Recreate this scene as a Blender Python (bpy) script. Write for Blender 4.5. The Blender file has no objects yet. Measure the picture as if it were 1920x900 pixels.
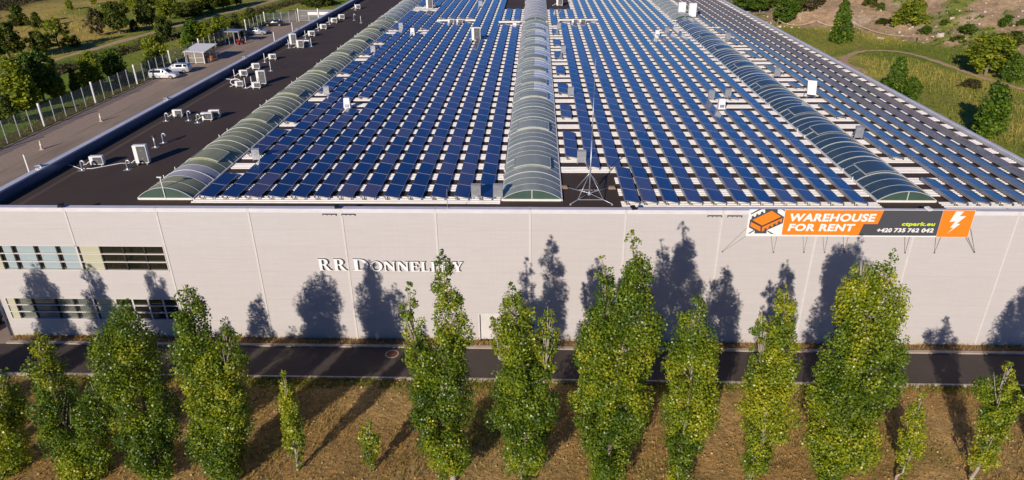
import bpy, bmesh, math, random
import numpy as np
from mathutils import Vector, Matrix

random.seed(7); rng = np.random.default_rng(7)
scene = bpy.context.scene
col = scene.collection

# ------------------------------------------------------------------ camera
CAM = np.array([0.5464, -36.4522, 25.0502]); YAW, PITCH, ROLL, FPX = .0386, .4564, -.0115, 1294.85
FW = np.array([-math.sin(YAW)*math.cos(PITCH), math.cos(YAW)*math.cos(PITCH), -math.sin(PITCH)])
_rt = np.array([math.cos(YAW), math.sin(YAW), 0.]); _up = np.cross(_rt, FW)
RT = _rt*math.cos(ROLL)+_up*math.sin(ROLL); UP = -_rt*math.sin(ROLL)+_up*math.cos(ROLL)
cd = bpy.data.cameras.new('camera'); cam = bpy.data.objects.new('camera', cd); col.objects.link(cam)
cam.matrix_world = Matrix(((RT[0], UP[0], -FW[0], CAM[0]), (RT[1], UP[1], -FW[1], CAM[1]), (RT[2], UP[2], -FW[2], CAM[2]), (0, 0, 0, 1)))
cd.sensor_fit = 'HORIZONTAL'; cd.sensor_width = 36; cd.lens = FPX/1920*36; cd.clip_end = 8000; cd.clip_start = .5
scene.camera = cam

# ------------------------------------------------------------------ light
SUN_AZ, SUN_EL = math.radians(21.5), math.radians(21.6)     # light travels +y, turned to +x
w = bpy.data.worlds.new('World'); scene.world = w; w.use_nodes = True
nt = w.node_tree; bg = nt.nodes['Background']
sky = nt.nodes.new('ShaderNodeTexSky'); sky.sky_type = 'NISHITA'; sky.sun_disc = False
sky.sun_elevation = SUN_EL; sky.sun_rotation = math.pi+SUN_AZ; sky.altitude = 300; sky.air_density = 1.0; sky.dust_density = .3; sky.ozone_density = 3.0
hs = nt.nodes.new('ShaderNodeHueSaturation'); hs.inputs['Saturation'].default_value = 1.15
wb = nt.nodes.new('ShaderNodeMix'); wb.data_type = 'RGBA'; wb.blend_type = 'MULTIPLY'; wb.inputs[0].default_value = 1; wb.inputs[7].default_value = (.44, .86, 1.58, 1)   # daylight white balance
nt.links.new(sky.outputs[0], hs.inputs['Color']); nt.links.new(hs.outputs[0], wb.inputs[6]); nt.links.new(wb.outputs[2], bg.inputs[0]); bg.inputs[1].default_value = .052
sd = bpy.data.lights.new('sun', 'SUN'); so = bpy.data.objects.new('sun', sd); col.objects.link(so)
sd.energy = 5.0; sd.angle = math.radians(.53); sd.color = (1, .89, .77)
ld = Vector((math.sin(SUN_AZ)*math.cos(SUN_EL), math.cos(SUN_AZ)*math.cos(SUN_EL), -math.sin(SUN_EL)))
so.rotation_euler = ld.to_track_quat('-Z', 'Y').to_euler(); so.location = (-40, -60, 80)
vs = scene.view_settings; vs.view_transform = 'Standard'; vs.look = 'None'; vs.gamma = 1; vs.exposure = 0; vs.use_curve_mapping = False

# ------------------------------------------------------------------ pixel -> place helpers (photo pixels, 1920 x 900)
def ray(px, py): return FW+RT*(px-960)/FPX-UP*(py-450)/FPX
def at_z(px, py, z):
    d = ray(px, py); return CAM+d*(z-CAM[2])/d[2]
def at_y(px, py, y):
    d = ray(px, py); return CAM+d*(y-CAM[1])/d[1]
RZ = 8.43                         # roof surface
def roof(px, py, dz=0): return at_z(px, py, RZ+dz)

FOOT = np.array([(48, 260), (50, 190), (51, 149), (51, 122), (59.5, 116.5), (66, 113), (70.3, 104), (74.6, 98), (79.5, 93), (83, 80), (90, 55), (100, 10), (110, -60)], float)
def foot_dist(x, y):
    """signed distance beyond the foot of the right-hand slope (positive uphill)"""
    x = np.asarray(x, float); y = np.asarray(y, float)
    best = np.full(np.broadcast(x, y).shape, 1e9); sign = np.ones_like(best)
    for (ax, ay), (bx, by) in zip(FOOT[:-1], FOOT[1:]):
        dx, dy = bx-ax, by-ay; L = dx*dx+dy*dy
        t = np.clip(((x-ax)*dx+(y-ay)*dy)/L, 0, 1)
        d = np.hypot(x-ax-t*dx, y-ay-t*dy); s = np.sign(-(dx*(y-ay)-dy*(x-ax)))
        m = d < best; best = np.where(m, d, best); sign = np.where(m, -s, sign)
    return best*sign
def snoise(x, y, f, s=0.):
    return (np.sin(x*f+1.3*np.sin(y*f*.71+s)+s*2.1)+np.sin(y*f*1.13+1.7*np.sin(x*f*.63-s)+s)+np.sin((x+y)*f*.57+s*3+np.sin((x-y)*f*.9)))/3
PATH_L = np.array([(-92, 40), (-88.6, 76), (-87.3, 88), (-82.8, 116), (-80.5, 138), (-76.8, 160), (-70, 200), (-60, 260)], float)
def px_left(y): return np.interp(y, PATH_L[:, 1], PATH_L[:, 0])
def height(x, y):
    d = foot_dist(x, y); dd = np.maximum(d, 0)
    h = np.minimum(dd*.42, 17+.06*dd)*(1-np.exp(-dd/3)) + np.where(d > 0, np.minimum(dd/6, 1)*(1.2*snoise(x, y, .22, 2)+.45*snoise(x, y, .75, 1)), 0)
    lf = np.clip((-62-x)/12, 0, 1)
    xc = px_left(y)+6.6; dit = np.exp(-((x-xc)/2.2)**2)
    h = h+lf*(.25*snoise(x, y, .09, 4)+.08*snoise(x, y, .4, 5)) - 1.1*dit*lf
    rt = np.clip((x-36)/10, 0, 1)*np.clip(-d/4, 0, 1); h = h+rt*.12*snoise(x, y, .2, 3)
    return h
def ground(px, py):
    d = ray(px, py); t = 20.
    for i in range(1500):
        p = CAM+d*t
        if p[2] < float(height(p[0], p[1])): break
        t += .25
    return CAM+d*t

# ------------------------------------------------------------------ materials
def new_mat(name, base=(.5, .5, .5), rough=.6, metal=0., spec=.5, coat=0., coat_rough=.05):
    m = bpy.data.materials.new(name); m.use_nodes = True; b = m.node_tree.nodes['Principled BSDF']
    b.inputs['Base Color'].default_value = (*base, 1); b.inputs['Roughness'].default_value = rough; b.inputs['Metallic'].default_value = metal
    b.inputs['Specular IOR Level'].default_value = spec; b.inputs['Coat Weight'].default_value = coat; b.inputs['Coat Roughness'].default_value = coat_rough
    return m
def N(m, t, **k):
    n = m.node_tree.nodes.new(t)
    for a, v in k.items(): setattr(n, a, v)
    return n
def L(m, a, b): m.node_tree.links.new(a, b)
def BS(m): return m.node_tree.nodes['Principled BSDF']
def coords(m, scale=(1, 1, 1), kind='Object', rot=(0, 0, 0)):
    tc = N(m, 'ShaderNodeTexCoord'); mp = N(m, 'ShaderNodeMapping'); mp.inputs['Scale'].default_value = scale; mp.inputs['Rotation'].default_value = rot
    if kind == 'Position':
        g = N(m, 'ShaderNodeNewGeometry'); L(m, g.outputs['Position'], mp.inputs[0])
    else: L(m, tc.outputs[kind], mp.inputs[0])
    return mp.outputs[0]
def noise_n(m, vec, scale=5, detail=4, rough=.55, dist=0):
    n = N(m, 'ShaderNodeTexNoise'); n.inputs['Scale'].default_value = scale; n.inputs['Detail'].default_value = detail; n.inputs['Roughness'].default_value = rough; n.inputs['Distortion'].default_value = dist
    L(m, vec, n.inputs['Vector']); return n.outputs['Fac']
def ramp(m, fac, stops):
    r = N(m, 'ShaderNodeValToRGB'); e = r.color_ramp.elements
    while len(e) < len(stops): e.new(.5)
    for el, (p, c) in zip(e, stops): el.position = p; el.color = (*c, 1) if len(c) == 3 else c
    L(m, fac, r.inputs[0]); return r.outputs[0]
def mixc(m, fac, a, b, mode='MIX'):
    n = N(m, 'ShaderNodeMix', data_type='RGBA', blend_type=mode)
    for s, v in ((n.inputs[0], fac), (n.inputs[6], a), (n.inputs[7], b)):
        if hasattr(v, 'is_output'): L(m, v, s)
        elif isinstance(v, tuple): s.default_value = (*v, 1)
        else: s.default_value = v
    return n.outputs[2]
def math_n(m, op, a, b=0., c=0.):
    n = N(m, 'ShaderNodeMath', operation=op)
    for i, v in enumerate((a, b, c)):
        if hasattr(v, 'is_output'): L(m, v, n.inputs[i])
        else: n.inputs[i].default_value = v
    return n.outputs[0]
def bump(m, h, strength=.3, dist=.05):
    b = N(m, 'ShaderNodeBump'); b.inputs['Strength'].default_value = strength; b.inputs['Distance'].default_value = dist
    L(m, h, b.inputs['Height']); L(m, b.outputs[0], BS(m).inputs['Normal'])
def setc(m, c): L(m, c, BS(m).inputs['Base Color'])
M = {}
def noisy(name, c0, c1, scale=3, rough=.7, kind='Position', stretch=(1, 1, 1), b=0., bd=.02, metal=0, coat=0, spec=.5, detail=5):
    m = new_mat(name, c0, rough, metal, spec, coat); v = coords(m, stretch, kind)
    f = noise_n(m, v, scale, detail); setc(m, ramp(m, f, [(.3, c0), (.7, c1)]))
    if b: bump(m, f, b, bd)
    M[name] = m; return m

# wall cladding: off-white, faint horizontal ribbing and rain streaks
m = new_mat('wall_cladding', (.6, .55, .5), .5); v = coords(m, (1, 1, 1), 'Position')
f1 = noise_n(m, coords(m, (.5, 1, 6), 'Position'), 1.1, 5); f2 = noise_n(m, coords(m, (4, 1, .25), 'Position'), 1.5, 5, .65); f3 = noise_n(m, v, .35, 3)
c = ramp(m, f1, [(.3, (.50, .475, .465)), (.7, (.555, .53, .52))]); c = mixc(m, math_n(m, 'MULTIPLY', f2, .5), c, (.43, .395, .37)); c = mixc(m, math_n(m, 'MULTIPLY', f3, .3), c, (.50, .475, .475))
oi = N(m, 'ShaderNodeObjectInfo'); c = mixc(m, math_n(m, 'MULTIPLY', oi.outputs['Random'], .16), c, (.45, .42, .40))
sx = N(m, 'ShaderNodeSeparateXYZ'); L(m, v, sx.inputs[0])
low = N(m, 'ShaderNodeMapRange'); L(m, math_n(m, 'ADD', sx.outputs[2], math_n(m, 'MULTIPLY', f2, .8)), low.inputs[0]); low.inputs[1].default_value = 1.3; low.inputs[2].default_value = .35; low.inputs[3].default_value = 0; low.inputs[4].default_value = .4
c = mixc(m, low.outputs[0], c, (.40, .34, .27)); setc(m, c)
rib = math_n(m, 'SINE', math_n(m, 'MULTIPLY', sx.outputs[2], 62.)); bump(m, rib, .05, .004); M['wall_cladding'] = m
noisy('cover_strip', (.56, .53, .51), (.62, .59, .57), 3, .45)
noisy('coping', (.60, .58, .60), (.70, .68, .70), 1.2, .35, stretch=(1, 1, 3), coat=.2)
noisy('parapet_metal', (.13, .17, .27), (.20, .24, .36), .8, .32, stretch=(3, .4, 2), metal=.5); noisy('flashing', (.42, .42, .45), (.52, .52, .55), .8, .45, stretch=(1, .3, 1), metal=.2)  # parapet_metal: dark blue paints shade and sky reflection onto the parapet face
noisy('concrete', (.36, .30, .25), (.48, .41, .34), 2.5, .85, b=.2)
# roof membrane
m = new_mat('roof_membrane', (.05, .045, .04), .85); v = coords(m, (1, 1, 1), 'Position')
f1 = noise_n(m, v, .25, 5); f2 = noise_n(m, coords(m, (1, .12, 1), 'Position'), 2.2, 5, .7); f3 = noise_n(m, v, 14, 3)
c = ramp(m, f1, [(.3, (.043, .026, .017)), (.7, (.072, .044, .029))]); c = mixc(m, math_n(m, 'MULTIPLY', f2, .45), c, (.034, .021, .016)); c = mixc(m, math_n(m, 'MULTIPLY', f3, .35), c, (.072, .045, .032))
sx = N(m, 'ShaderNodeSeparateXYZ'); L(m, v, sx.inputs[0])
seam = math_n(m, 'LESS_THAN', math_n(m, 'FRACT', math_n(m, 'ADD', sx.outputs[0], math_n(m, 'MULTIPLY', f1, .06))), .05); c = mixc(m, math_n(m, 'MULTIPLY', seam, .7), c, (.032, .028, .026))
f4 = noise_n(m, coords(m, (1, .6, 1), 'Position'), .5, 6, .65); sp = ramp(m, f4, [(.66, (0, 0, 0)), (.74, (1, 1, 1))]); c = mixc(m, math_n(m, 'MULTIPLY', sp, .5), c, (.15, .105, .075))
e = N(m, 'ShaderNodeMapRange'); L(m, math_n(m, 'ABSOLUTE', math_n(m, 'ADD', sx.outputs[0], 31.5)), e.inputs[0]); e.inputs[1].default_value = .22; e.inputs[2].default_value = .02; e.inputs[3].default_value = 0; e.inputs[4].default_value = .95
c = mixc(m, math_n(m, 'MULTIPLY', e.outputs[0], f2), c, (.17, .13, .10)); setc(m, c); bump(m, f3, .3, .01); M['roof_membrane'] = m
noisy('white_sheet', (.72, .68, .62), (.80, .77, .72), 2, .4)
noisy('galvanised', (.36, .37, .39), (.50, .51, .53), 4, .38, metal=.55)
noisy('rail_metal', (.27, .27, .30), (.36, .36, .40), 2, .4, metal=.4)
noisy('white_paint', (.72, .71, .69), (.80, .79, .77), 3, .4)
noisy('ac_white', (.74, .73, .70), (.82, .81, .78), 3, .4, kind='Object')
new = lambda n, *a, **k: M.setdefault(n, new_mat(n, *a, **k))
new('dark_grille', (.05, .05, .05), .55); new('slat_grey', (.22, .21, .20), .5); new('black', (.015, .015, .017), .5); new('rubber', (.025, .025, .025), .75)
new('rib_metal', (.50, .52, .50), .5, .1); new('gasket', (.06, .06, .065), .5)
# solar glass: blue cells with busbars, tint differs from panel to panel
m = new_mat('solar_glass', (.01, .03, .12), .4, 0, .15, 1., .05); v = coords(m, (1, 1, 1), 'Object'); sx = N(m, 'ShaderNodeSeparateXYZ'); L(m, v, sx.inputs[0])
oi = N(m, 'ShaderNodeObjectInfo'); tint = ramp(m, oi.outputs['Random'], [(.0, (.008, .036, .135)), (.55, (.010, .044, .165)), (.62, (.030, .044, .140)), (.82, (.070, .066, .150)), (1., (.125, .110, .185))])
zn = noise_n(m, coords(m, (.6, .14, 1), 'Position'), .35, 3, .6); gp = N(m, 'ShaderNodeSeparateXYZ'); L(m, coords(m, (1, 1, 1), 'Position'), gp.inputs[0]); mr = N(m, 'ShaderNodeMapRange'); L(m, math_n(m, 'ABSOLUTE', gp.outputs[0]), mr.inputs[0]); mr.inputs[1].default_value = 15; mr.inputs[2].default_value = 9; tint = mixc(m, math_n(m, 'MULTIPLY', math_n(m, 'MULTIPLY', ramp(m, zn, [(.42, (0, 0, 0)), (.56, (1, 1, 1))]), .5), mr.outputs[0]), tint, (.13, .115, .21))  # lavender mid-field zone: sky reflection painted into the cell colour
cf = noise_n(m, coords(m, (6.2, 6.2, 6.2), 'Object'), 1.0, 2); tint = mixc(m, math_n(m, 'MULTIPLY', cf, .5), tint, (.006, .024, .095))
fx = math_n(m, 'FRACT', math_n(m, 'MULTIPLY', math_n(m, 'ADD', sx.outputs[0], -.02), 6.3)); fy = math_n(m, 'FRACT', math_n(m, 'MULTIPLY', sx.outputs[1], 6.15))
gx = math_n(m, 'LESS_THAN', fx, .085); gy = math_n(m, 'LESS_THAN', fy, .03); bb = math_n(m, 'LESS_THAN', math_n(m, 'ABSOLUTE', math_n(m, 'SUBTRACT', math_n(m, 'FRACT', math_n(m, 'MULTIPLY', fx, 3.)), .5)), .06)
c = mixc(m, math_n(m, 'MULTIPLY', bb, .22), tint, (.16, .20, .30)); c = mixc(m, math_n(m, 'MULTIPLY', gx, .75), c, (.006, .012, .05)); c = mixc(m, math_n(m, 'MULTIPLY', gy, .35), c, (.03, .05, .11)); setc(m, c); M['solar_glass'] = m
# skylight glazing
def glaze(name, a, b, rough=.22, coat=.25):
    m = new_mat(name, a, .5, 0, .4, coat, rough); f = noise_n(m, coords(m, (1, .3, 1), 'Position'), 1.4, 5); f2 = noise_n(m, coords(m, (1, 1, 1), 'Position'), 9, 3)
    oi = N(m, 'ShaderNodeObjectInfo'); c = ramp(m, f, [(.3, a), (.7, b)]); c = mixc(m, math_n(m, 'MULTIPLY', oi.outputs['Random'], .3), c, tuple(x*.75 for x in a)); c = mixc(m, math_n(m, 'MULTIPLY', f2, .15), c, (.2, .2, .17)); setc(m, c); M[name] = m
glaze('glazing', (.28, .295, .155), (.42, .41, .22), .35, .12); glaze('glazing_grey', (.29, .32, .26), (.41, .43, .36), .3); glaze('glazing_sky_tint', (.025, .055, .075), (.045, .085, .11), .1, .7); glaze('glazing_pale', (.44, .41, .42), (.54, .51, .52), .3)  # the blue variant carries the sky reflection in its base colour
m = new_mat('glazing_frosted', (.4, .42, .45), .3, 0, .5, .6, .2); f = noise_n(m, coords(m, (1, 1, 1), 'Position'), 6, 8, .75); f2 = noise_n(m, coords(m, (.6, .4, 1), 'Position'), 1.2, 4)
c = ramp(m, f, [(.34, (.34, .37, .39)), (.52, (.88, .89, .92))]); c = mixc(m, math_n(m, 'MULTIPLY', f2, .5), c, (.55, .58, .62)); setc(m, c); bump(m, f, .6, .03); M['glazing_frosted'] = m
glaze('end_glass', (.03, .075, .055), (.045, .10, .07))
# windows
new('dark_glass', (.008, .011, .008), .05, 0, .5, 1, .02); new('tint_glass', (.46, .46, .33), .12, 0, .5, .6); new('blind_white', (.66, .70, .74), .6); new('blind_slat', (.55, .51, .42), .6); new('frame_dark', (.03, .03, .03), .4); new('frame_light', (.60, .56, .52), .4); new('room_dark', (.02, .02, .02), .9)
m = new_mat('clear_pane', (.8, .9, .88), .02); mo = m.node_tree.nodes['Material Output']; tr = N(m, 'ShaderNodeBsdfTransparent'); tr.inputs[0].default_value = (.93, .97, .97, 1); gl = N(m, 'ShaderNodeBsdfGlossy'); gl.inputs['Roughness'].default_value = .02
mx = N(m, 'ShaderNodeMixShader'); mx.inputs[0].default_value = .1; L(m, tr.outputs[0], mx.inputs[1]); L(m, gl.outputs[0], mx.inputs[2]); L(m, mx.outputs[0], mo.inputs[0]); M['clear_pane'] = m
# banner colours
for n, c in dict(banner_white=(.80, .79, .77), banner_orange=(.85, .22, .014), banner_grey=(.065, .068, .078), banner_lime=(.60, .78, .02), banner_maroon=(.10, .035, .025)).items(): noisy(n, tuple(x*.95 for x in c), c, .7, .5)
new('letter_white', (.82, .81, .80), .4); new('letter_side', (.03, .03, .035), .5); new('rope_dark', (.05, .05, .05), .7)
# ground stuff
m = new_mat('ground_cover', (.2, .15, .08), .95, 0, .2); at = N(m, 'ShaderNodeVertexColor'); at.layer_name = 'zone'; v = coords(m, (1, 1, 1), 'Position')
f1 = noise_n(m, v, .9, 7, .7); f2 = noise_n(m, v, 5, 5, .7); f3 = noise_n(m, v, .13, 4)
c = mixc(m, math_n(m, 'MULTIPLY', f1, .85), at.outputs[0], (.30, .20, .12), 'MULTIPLY'); c = mixc(m, 1.0, at.outputs[0], ramp(m, f1, [(.25, (.42, .45, .40)), (.5, (.95, .95, .95)), (.75, (1.45, 1.36, 1.25))]), 'MULTIPLY')
c = mixc(m, 1.0, c, ramp(m, f2, [(.25, (.55, .58, .55)), (.5, (1, 1, 1)), (.75, (1.4, 1.35, 1.3))]), 'MULTIPLY'); c = mixc(m, 1.0, c, ramp(m, f3, [(.3, (.8, .85, .8)), (.7, (1.2, 1.15, 1.1))]), 'MULTIPLY')
setc(m, c); bump(m, math_n(m, 'ADD', f1, math_n(m, 'MULTIPLY', f2, .5)), .9, .25); M['ground_cover'] = m
m = new_mat('asphalt', (.045, .04, .038), .9); v = coords(m, (1, 1, 1), 'Position'); f1 = noise_n(m, v, .5, 6, .65); f2 = noise_n(m, v, 25, 3); f3 = noise_n(m, coords(m, (.25, 1, 1), 'Position'), 1.2, 4)
c = ramp(m, f1, [(.3, (.036, .028, .024)), (.7, (.066, .050, .042))]); c = mixc(m, math_n(m, 'MULTIPLY', f2, .4), c, (.092, .070, .056)); c = mixc(m, math_n(m, 'MULTIPLY', f3, .25), c, (.10, .075, .058)); setc(m, c); bump(m, f2, .3, .01); M['asphalt'] = m
m = new_mat('yard_paving', (.2, .17, .14), .9); v = coords(m, (1, 1, 1), 'Position'); f1 = noise_n(m, v, .35, 6, .65); f2 = noise_n(m, coords(m, (1, .15, 1), 'Position'), 1.5, 5)
br = N(m, 'ShaderNodeTexBrick'); L(m, coords(m, (1, 1, 1), 'Position', (0, 0, math.pi/2)), br.inputs['Vector']); br.inputs['Scale'].default_value = 1.; br.inputs['Brick Width'].default_value = .8; br.inputs['Row Height'].default_value = .4; br.inputs['Mortar Size'].default_value = .03
br.inputs['Color1'].default_value = (.40, .285, .205, 1); br.inputs['Color2'].default_value = (.34, .245, .18, 1); br.inputs['Mortar'].default_value = (.20, .15, .11, 1)
c = mixc(m, math_n(m, 'MULTIPLY', f1, .5), br.outputs[0], (.30, .225, .17)); c = mixc(m, math_n(m, 'MULTIPLY', f2, .4), c, (.44, .33, .24)); setc(m, c); M['yard_paving'] = m
noisy('yard_asphalt', (.25, .185, .135), (.35, .265, .20), .6, .9, stretch=(1, .25, 1)); noisy('line_paint', (.36, .25, .10), (.48, .35, .16), 2, .7); noisy('kerb_stone', (.34, .27, .21), (.46, .38, .30), 2, .85, b=.2)
noisy('path_dirt', (.42, .27, .14), (.55, .37, .20), 1.2, .95, b=.3); noisy('weeds', (.15, .085, .04), (.26, .16, .08), 3, .95, b=.5, bd=.1)
noisy('rust', (.09, .035, .015), (.17, .065, .028), 9, .8, b=.3); noisy('stone', (.42, .33, .26), (.60, .50, .42), 2, .9); noisy('ballast', (.22, .16, .11), (.34, .26, .19), 4, .9)
noisy('bark', (.14, .11, .08), (.26, .21, .16), 6, .9, b=.4); noisy('bark_pale', (.26, .22, .17), (.40, .35, .28), 6, .9, b=.4); noisy('wood_post', (.20, .13, .08), (.30, .21, .13), 5, .85); noisy('cone_paint', (.65, .50, .38), (.72, .60, .50), 4, .6)
def leaf_mat(name, dark, mid, yellow, trans=.35, rough=.38, spec=.6):
    m = new_mat(name, mid, rough, 0, spec); at = N(m, 'ShaderNodeVertexColor'); at.layer_name = 'tint'; s = N(m, 'ShaderNodeSeparateColor'); L(m, at.outputs[0], s.inputs[0])
    c = ramp(m, s.outputs[0], [(.0, dark), (.5, mid), (1., yellow)]); setc(m, c)
    tl = N(m, 'ShaderNodeBsdfTranslucent'); L(m, mixc(m, 1.0, c, (1.5, 1.5, .5), 'MULTIPLY'), tl.inputs[0]); mx = N(m, 'ShaderNodeMixShader'); mx.inputs[0].default_value = trans
    L(m, BS(m).outputs[0], mx.inputs[1]); L(m, tl.outputs[0], mx.inputs[2]); L(m, mx.outputs[0], m.node_tree.nodes['Material Output'].inputs[0]); M[name] = m
leaf_mat('poplar_leaf', (.048, .098, .007), (.155, .225, .010), (.40, .39, .018), .24, .40, .5)
leaf_mat('far_leaf', (.035, .065, .007), (.085, .12, .012), (.20, .19, .022), .25, .6, .3)
leaf_mat('pale_leaf', (.10, .145, .010), (.22, .265, .016), (.38, .38, .024), .3, .6, .3); leaf_mat('brown_leaf', (.05, .045, .016), (.10, .085, .028), (.17, .13, .045), .2, .7, .3); leaf_mat('green_leaf', (.04, .09, .007), (.085, .155, .012), (.18, .24, .018), .25, .55, .3)
leaf_mat('straw', (.28, .175, .055), (.46, .31, .11), (.66, .50, .22), .25, .8, .2); leaf_mat('meadow_grass', (.12, .16, .02), (.27, .26, .045), (.50, .39, .11), .25, .8, .2)
m = new_mat('wire_mesh', (.25, .29, .27), .6); mo = m.node_tree.nodes['Material Output']; tr = N(m, 'ShaderNodeBsdfTransparent'); mx = N(m, 'ShaderNodeMixShader'); mx.inputs[0].default_value = .30; L(m, tr.outputs[0], mx.inputs[1]); L(m, BS(m).outputs[0], mx.inputs[2]); L(m, mx.outputs[0], mo.inputs[0]); M['wire_mesh'] = m
m = new_mat('shelter_glass', (.45, .42, .36), .3); mo = m.node_tree.nodes['Material Output']; tr = N(m, 'ShaderNodeBsdfTransparent'); tr.inputs[0].default_value = (.9, .88, .8, 1); mx = N(m, 'ShaderNodeMixShader'); mx.inputs[0].default_value = .5; L(m, tr.outputs[0], mx.inputs[1]); L(m, BS(m).outputs[0], mx.inputs[2]); L(m, mx.outputs[0], mo.inputs[0]); M['shelter_glass'] = m
for n, c in dict(car_white=(.72, .73, .74), car_silver=(.42, .43, .45), car_black=(.012, .012, .015), car_blue=(.02, .03, .07)).items(): new(n, c, .3, .15, .5, 1, .04)
new('car_glass', (.012, .016, .022), .05, 0, .5, 1, .02); new('head_lamp', (.6, .6, .6), .1, .2, .5, 1); new('tail_lamp', (.35, .01, .01), .2, 0, .5, 1); new('red_paint', (.45, .012, .012), .35, 0, .5, .6); new('alloy', (.5, .5, .52), .3, .8); new('orange_paint', (.55, .17, .03), .5)

# ------------------------------------------------------------------ mesh builder
class MB:
    def __init__(s, org=(0, 0, 0)): s.v = []; s.f = []; s.mi = []; s.o = Vector(org)
    def add(s, vs, fs, mi=0):
        b = len(s.v); s.v += [Vector(v)-s.o for v in vs]; s.f += [tuple(i+b for i in f) for f in fs]; s.mi += [mi]*len(fs); return s
    def box(s, x0, x1, y0, y1, z0, z1, mi=0):
        return s.add([(x0, y0, z0), (x1, y0, z0), (x1, y1, z0), (x0, y1, z0), (x0, y0, z1), (x1, y0, z1), (x1, y1, z1), (x0, y1, z1)],
                     [(0, 3, 2, 1), (4, 5, 6, 7), (0, 1, 5, 4), (1, 2, 6, 5), (2, 3, 7, 6), (3, 0, 4, 7)], mi)
    def bar(s, a, b, w, h, mi=0, up=(0, 0, 1)):
        a = Vector(a); b = Vector(b); d = (b-a).normalized(); u = Vector(up)
        if abs(d.dot(u)) > .98: u = Vector((0, 1, 0))
        r = d.cross(u).normalized()*w/2; u = r.cross(d).normalized()*h/2
        vs = [p+i*r+j*u for p in (a, b) for i, j in ((-1, -1), (1, -1), (1, 1), (-1, 1))]
        return s.add(vs, [(3, 2, 1, 0), (4, 5, 6, 7), (0, 1, 5, 4), (1, 2, 6, 5), (2, 3, 7, 6), (3, 0, 4, 7)], mi)
    def tube(s, path, rad, n=8, mi=0, cap=True):
        path = [Vector(p) for p in path]; rad = [rad]*len(path) if not hasattr(rad, '__len__') else rad; vs = []; fs = []; ref = None
        for i, p in enumerate(path):
            d = (path[min(i+1, len(path)-1)]-path[max(i-1, 0)]).normalized()
            if ref is None: ref = Vector((1, 0, 0)) if abs(d.x) < .9 else Vector((0, 1, 0))
            r = (ref-d*ref.dot(d)).normalized(); ref = r; u = d.cross(r)
            vs += [p+(r*math.cos(2*math.pi*k/n)+u*math.sin(2*math.pi*k/n))*rad[i] for k in range(n)]
        for i in range(len(path)-1):
            for k in range(n): fs.append((i*n+k, i*n+(k+1) % n, (i+1)*n+(k+1) % n, (i+1)*n+k))
        if cap: fs += [tuple(range(n))[::-1], tuple(range((len(path)-1)*n, len(path)*n))]
        return s.add(vs, fs, mi)
    def prism(s, pts, y0, y1, mi=0):
        """polygon of (x,z) extruded along y"""
        n = len(pts); return s.add([(x, y0, z) for x, z in pts]+[(x, y1, z) for x, z in pts], [tuple(range(n)), tuple(range(n, 2*n))[::-1]]+[(i, i+n, (i+1) % n+n, (i+1) % n) for i in range(n)], mi)
    def build(s, name, mats, parent=None, smooth=False, bevel=0., fix=False):
        me = bpy.data.meshes.new(name); me.from_pydata(s.v, [], s.f)
        mats = mats if isinstance(mats, (list, tuple)) else [mats]
        for mm in mats: me.materials.append(M[mm])
        if len(mats) > 1: me.polygons.foreach_set('material_index', s.mi)
        if fix or bevel:
            bm = bmesh.new(); bm.from_mesh(me); bmesh.ops.recalc_face_normals(bm, faces=bm.faces)
            if bevel: bmesh.ops.bevel(bm, geom=[e for e in bm.edges if e.calc_face_angle(0) > .5], offset=bevel, segments=1, affect='EDGES')
            bm.to_mesh(me); bm.free()
        if smooth: me.polygons.foreach_set('use_smooth', [True]*len(me.polygons))
        o = bpy.data.objects.new(name, me); col.objects.link(o)
        if parent: o.parent = parent
        return o
def tag(o, label=None, cat=None, group=None, kind=None):
    if label: o['label'] = label
    if cat: o['category'] = cat
    if group: o['group'] = group
    if kind: o['kind'] = kind
    return o
def thing(name, label, cat, loc=(0, 0, 0), rz=0., group=None):
    o = bpy.data.objects.new(name, None); col.objects.link(o); o.location = loc; o.rotation_euler = (0, 0, rz); o.empty_display_size = .3
    return tag(o, label, cat, group)
def inst(name, me, parent=None, loc=(0, 0, 0), rz=0.):
    o = bpy.data.objects.new(name, me); col.objects.link(o); o.parent = parent; o.location = loc; o.rotation_euler = (0, 0, rz); return o
def copy_tree(o, parent=None):
    c = o.copy(); col.objects.link(c); c.parent = parent
    for ch in list(o.children): copy_tree(ch, c)
    return c
ORD = 'first second third fourth fifth sixth seventh eighth ninth tenth eleventh twelfth thirteenth fourteenth fifteenth sixteenth seventeenth eighteenth nineteenth'.split()
def ordinal(i):
    if i < 19: return ORD[i]
    tens = {2: 'twent', 3: 'thirt', 4: 'fort', 5: 'fift', 6: 'sixt'}[(i+1)//10]
    return tens+'ieth' if (i+1) % 10 == 0 else tens+'y-'+ORD[(i+1) % 10-1]
# ------------------------------------------------------------------ setting: ground sheet, yard, road
def axis(lo, hi, step, far, grow=1.25):
    a = list(np.arange(lo, hi+step, step)); s = step; x = a[-1]
    while x < far: s *= grow; x += s; a.append(x)
    s = step; x = a[0]; pre = []
    while x > -far: s *= grow; x -= s; pre.append(x)
    return np.array(pre[::-1]+a)
gx = axis(-190, 150, 1.3, 3500); gy = axis(-45, 215, 1.3, 3500); X, Y = np.meshgrid(gx, gy); Z = height(X, Y)
inside = (X > -64) & (X < 36) & (Y > -4.2) & (Y < 150); Z = np.where(inside, -.25, Z)
D = foot_dist(X, Y)
def mixa(a, b, t): return a*(1-t[..., None])+np.array(b)*t[..., None]
def sm(v, a, b): t = np.clip((v-a)/(b-a), 0, 1); return t*t*(3-2*t)
C = np.zeros(X.shape+(3,)); C[:] = (.21, .26, .03)
C = mixa(C, (.30, .30, .055), sm(snoise(X, Y, .11, 1), -.1, .5))
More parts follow.
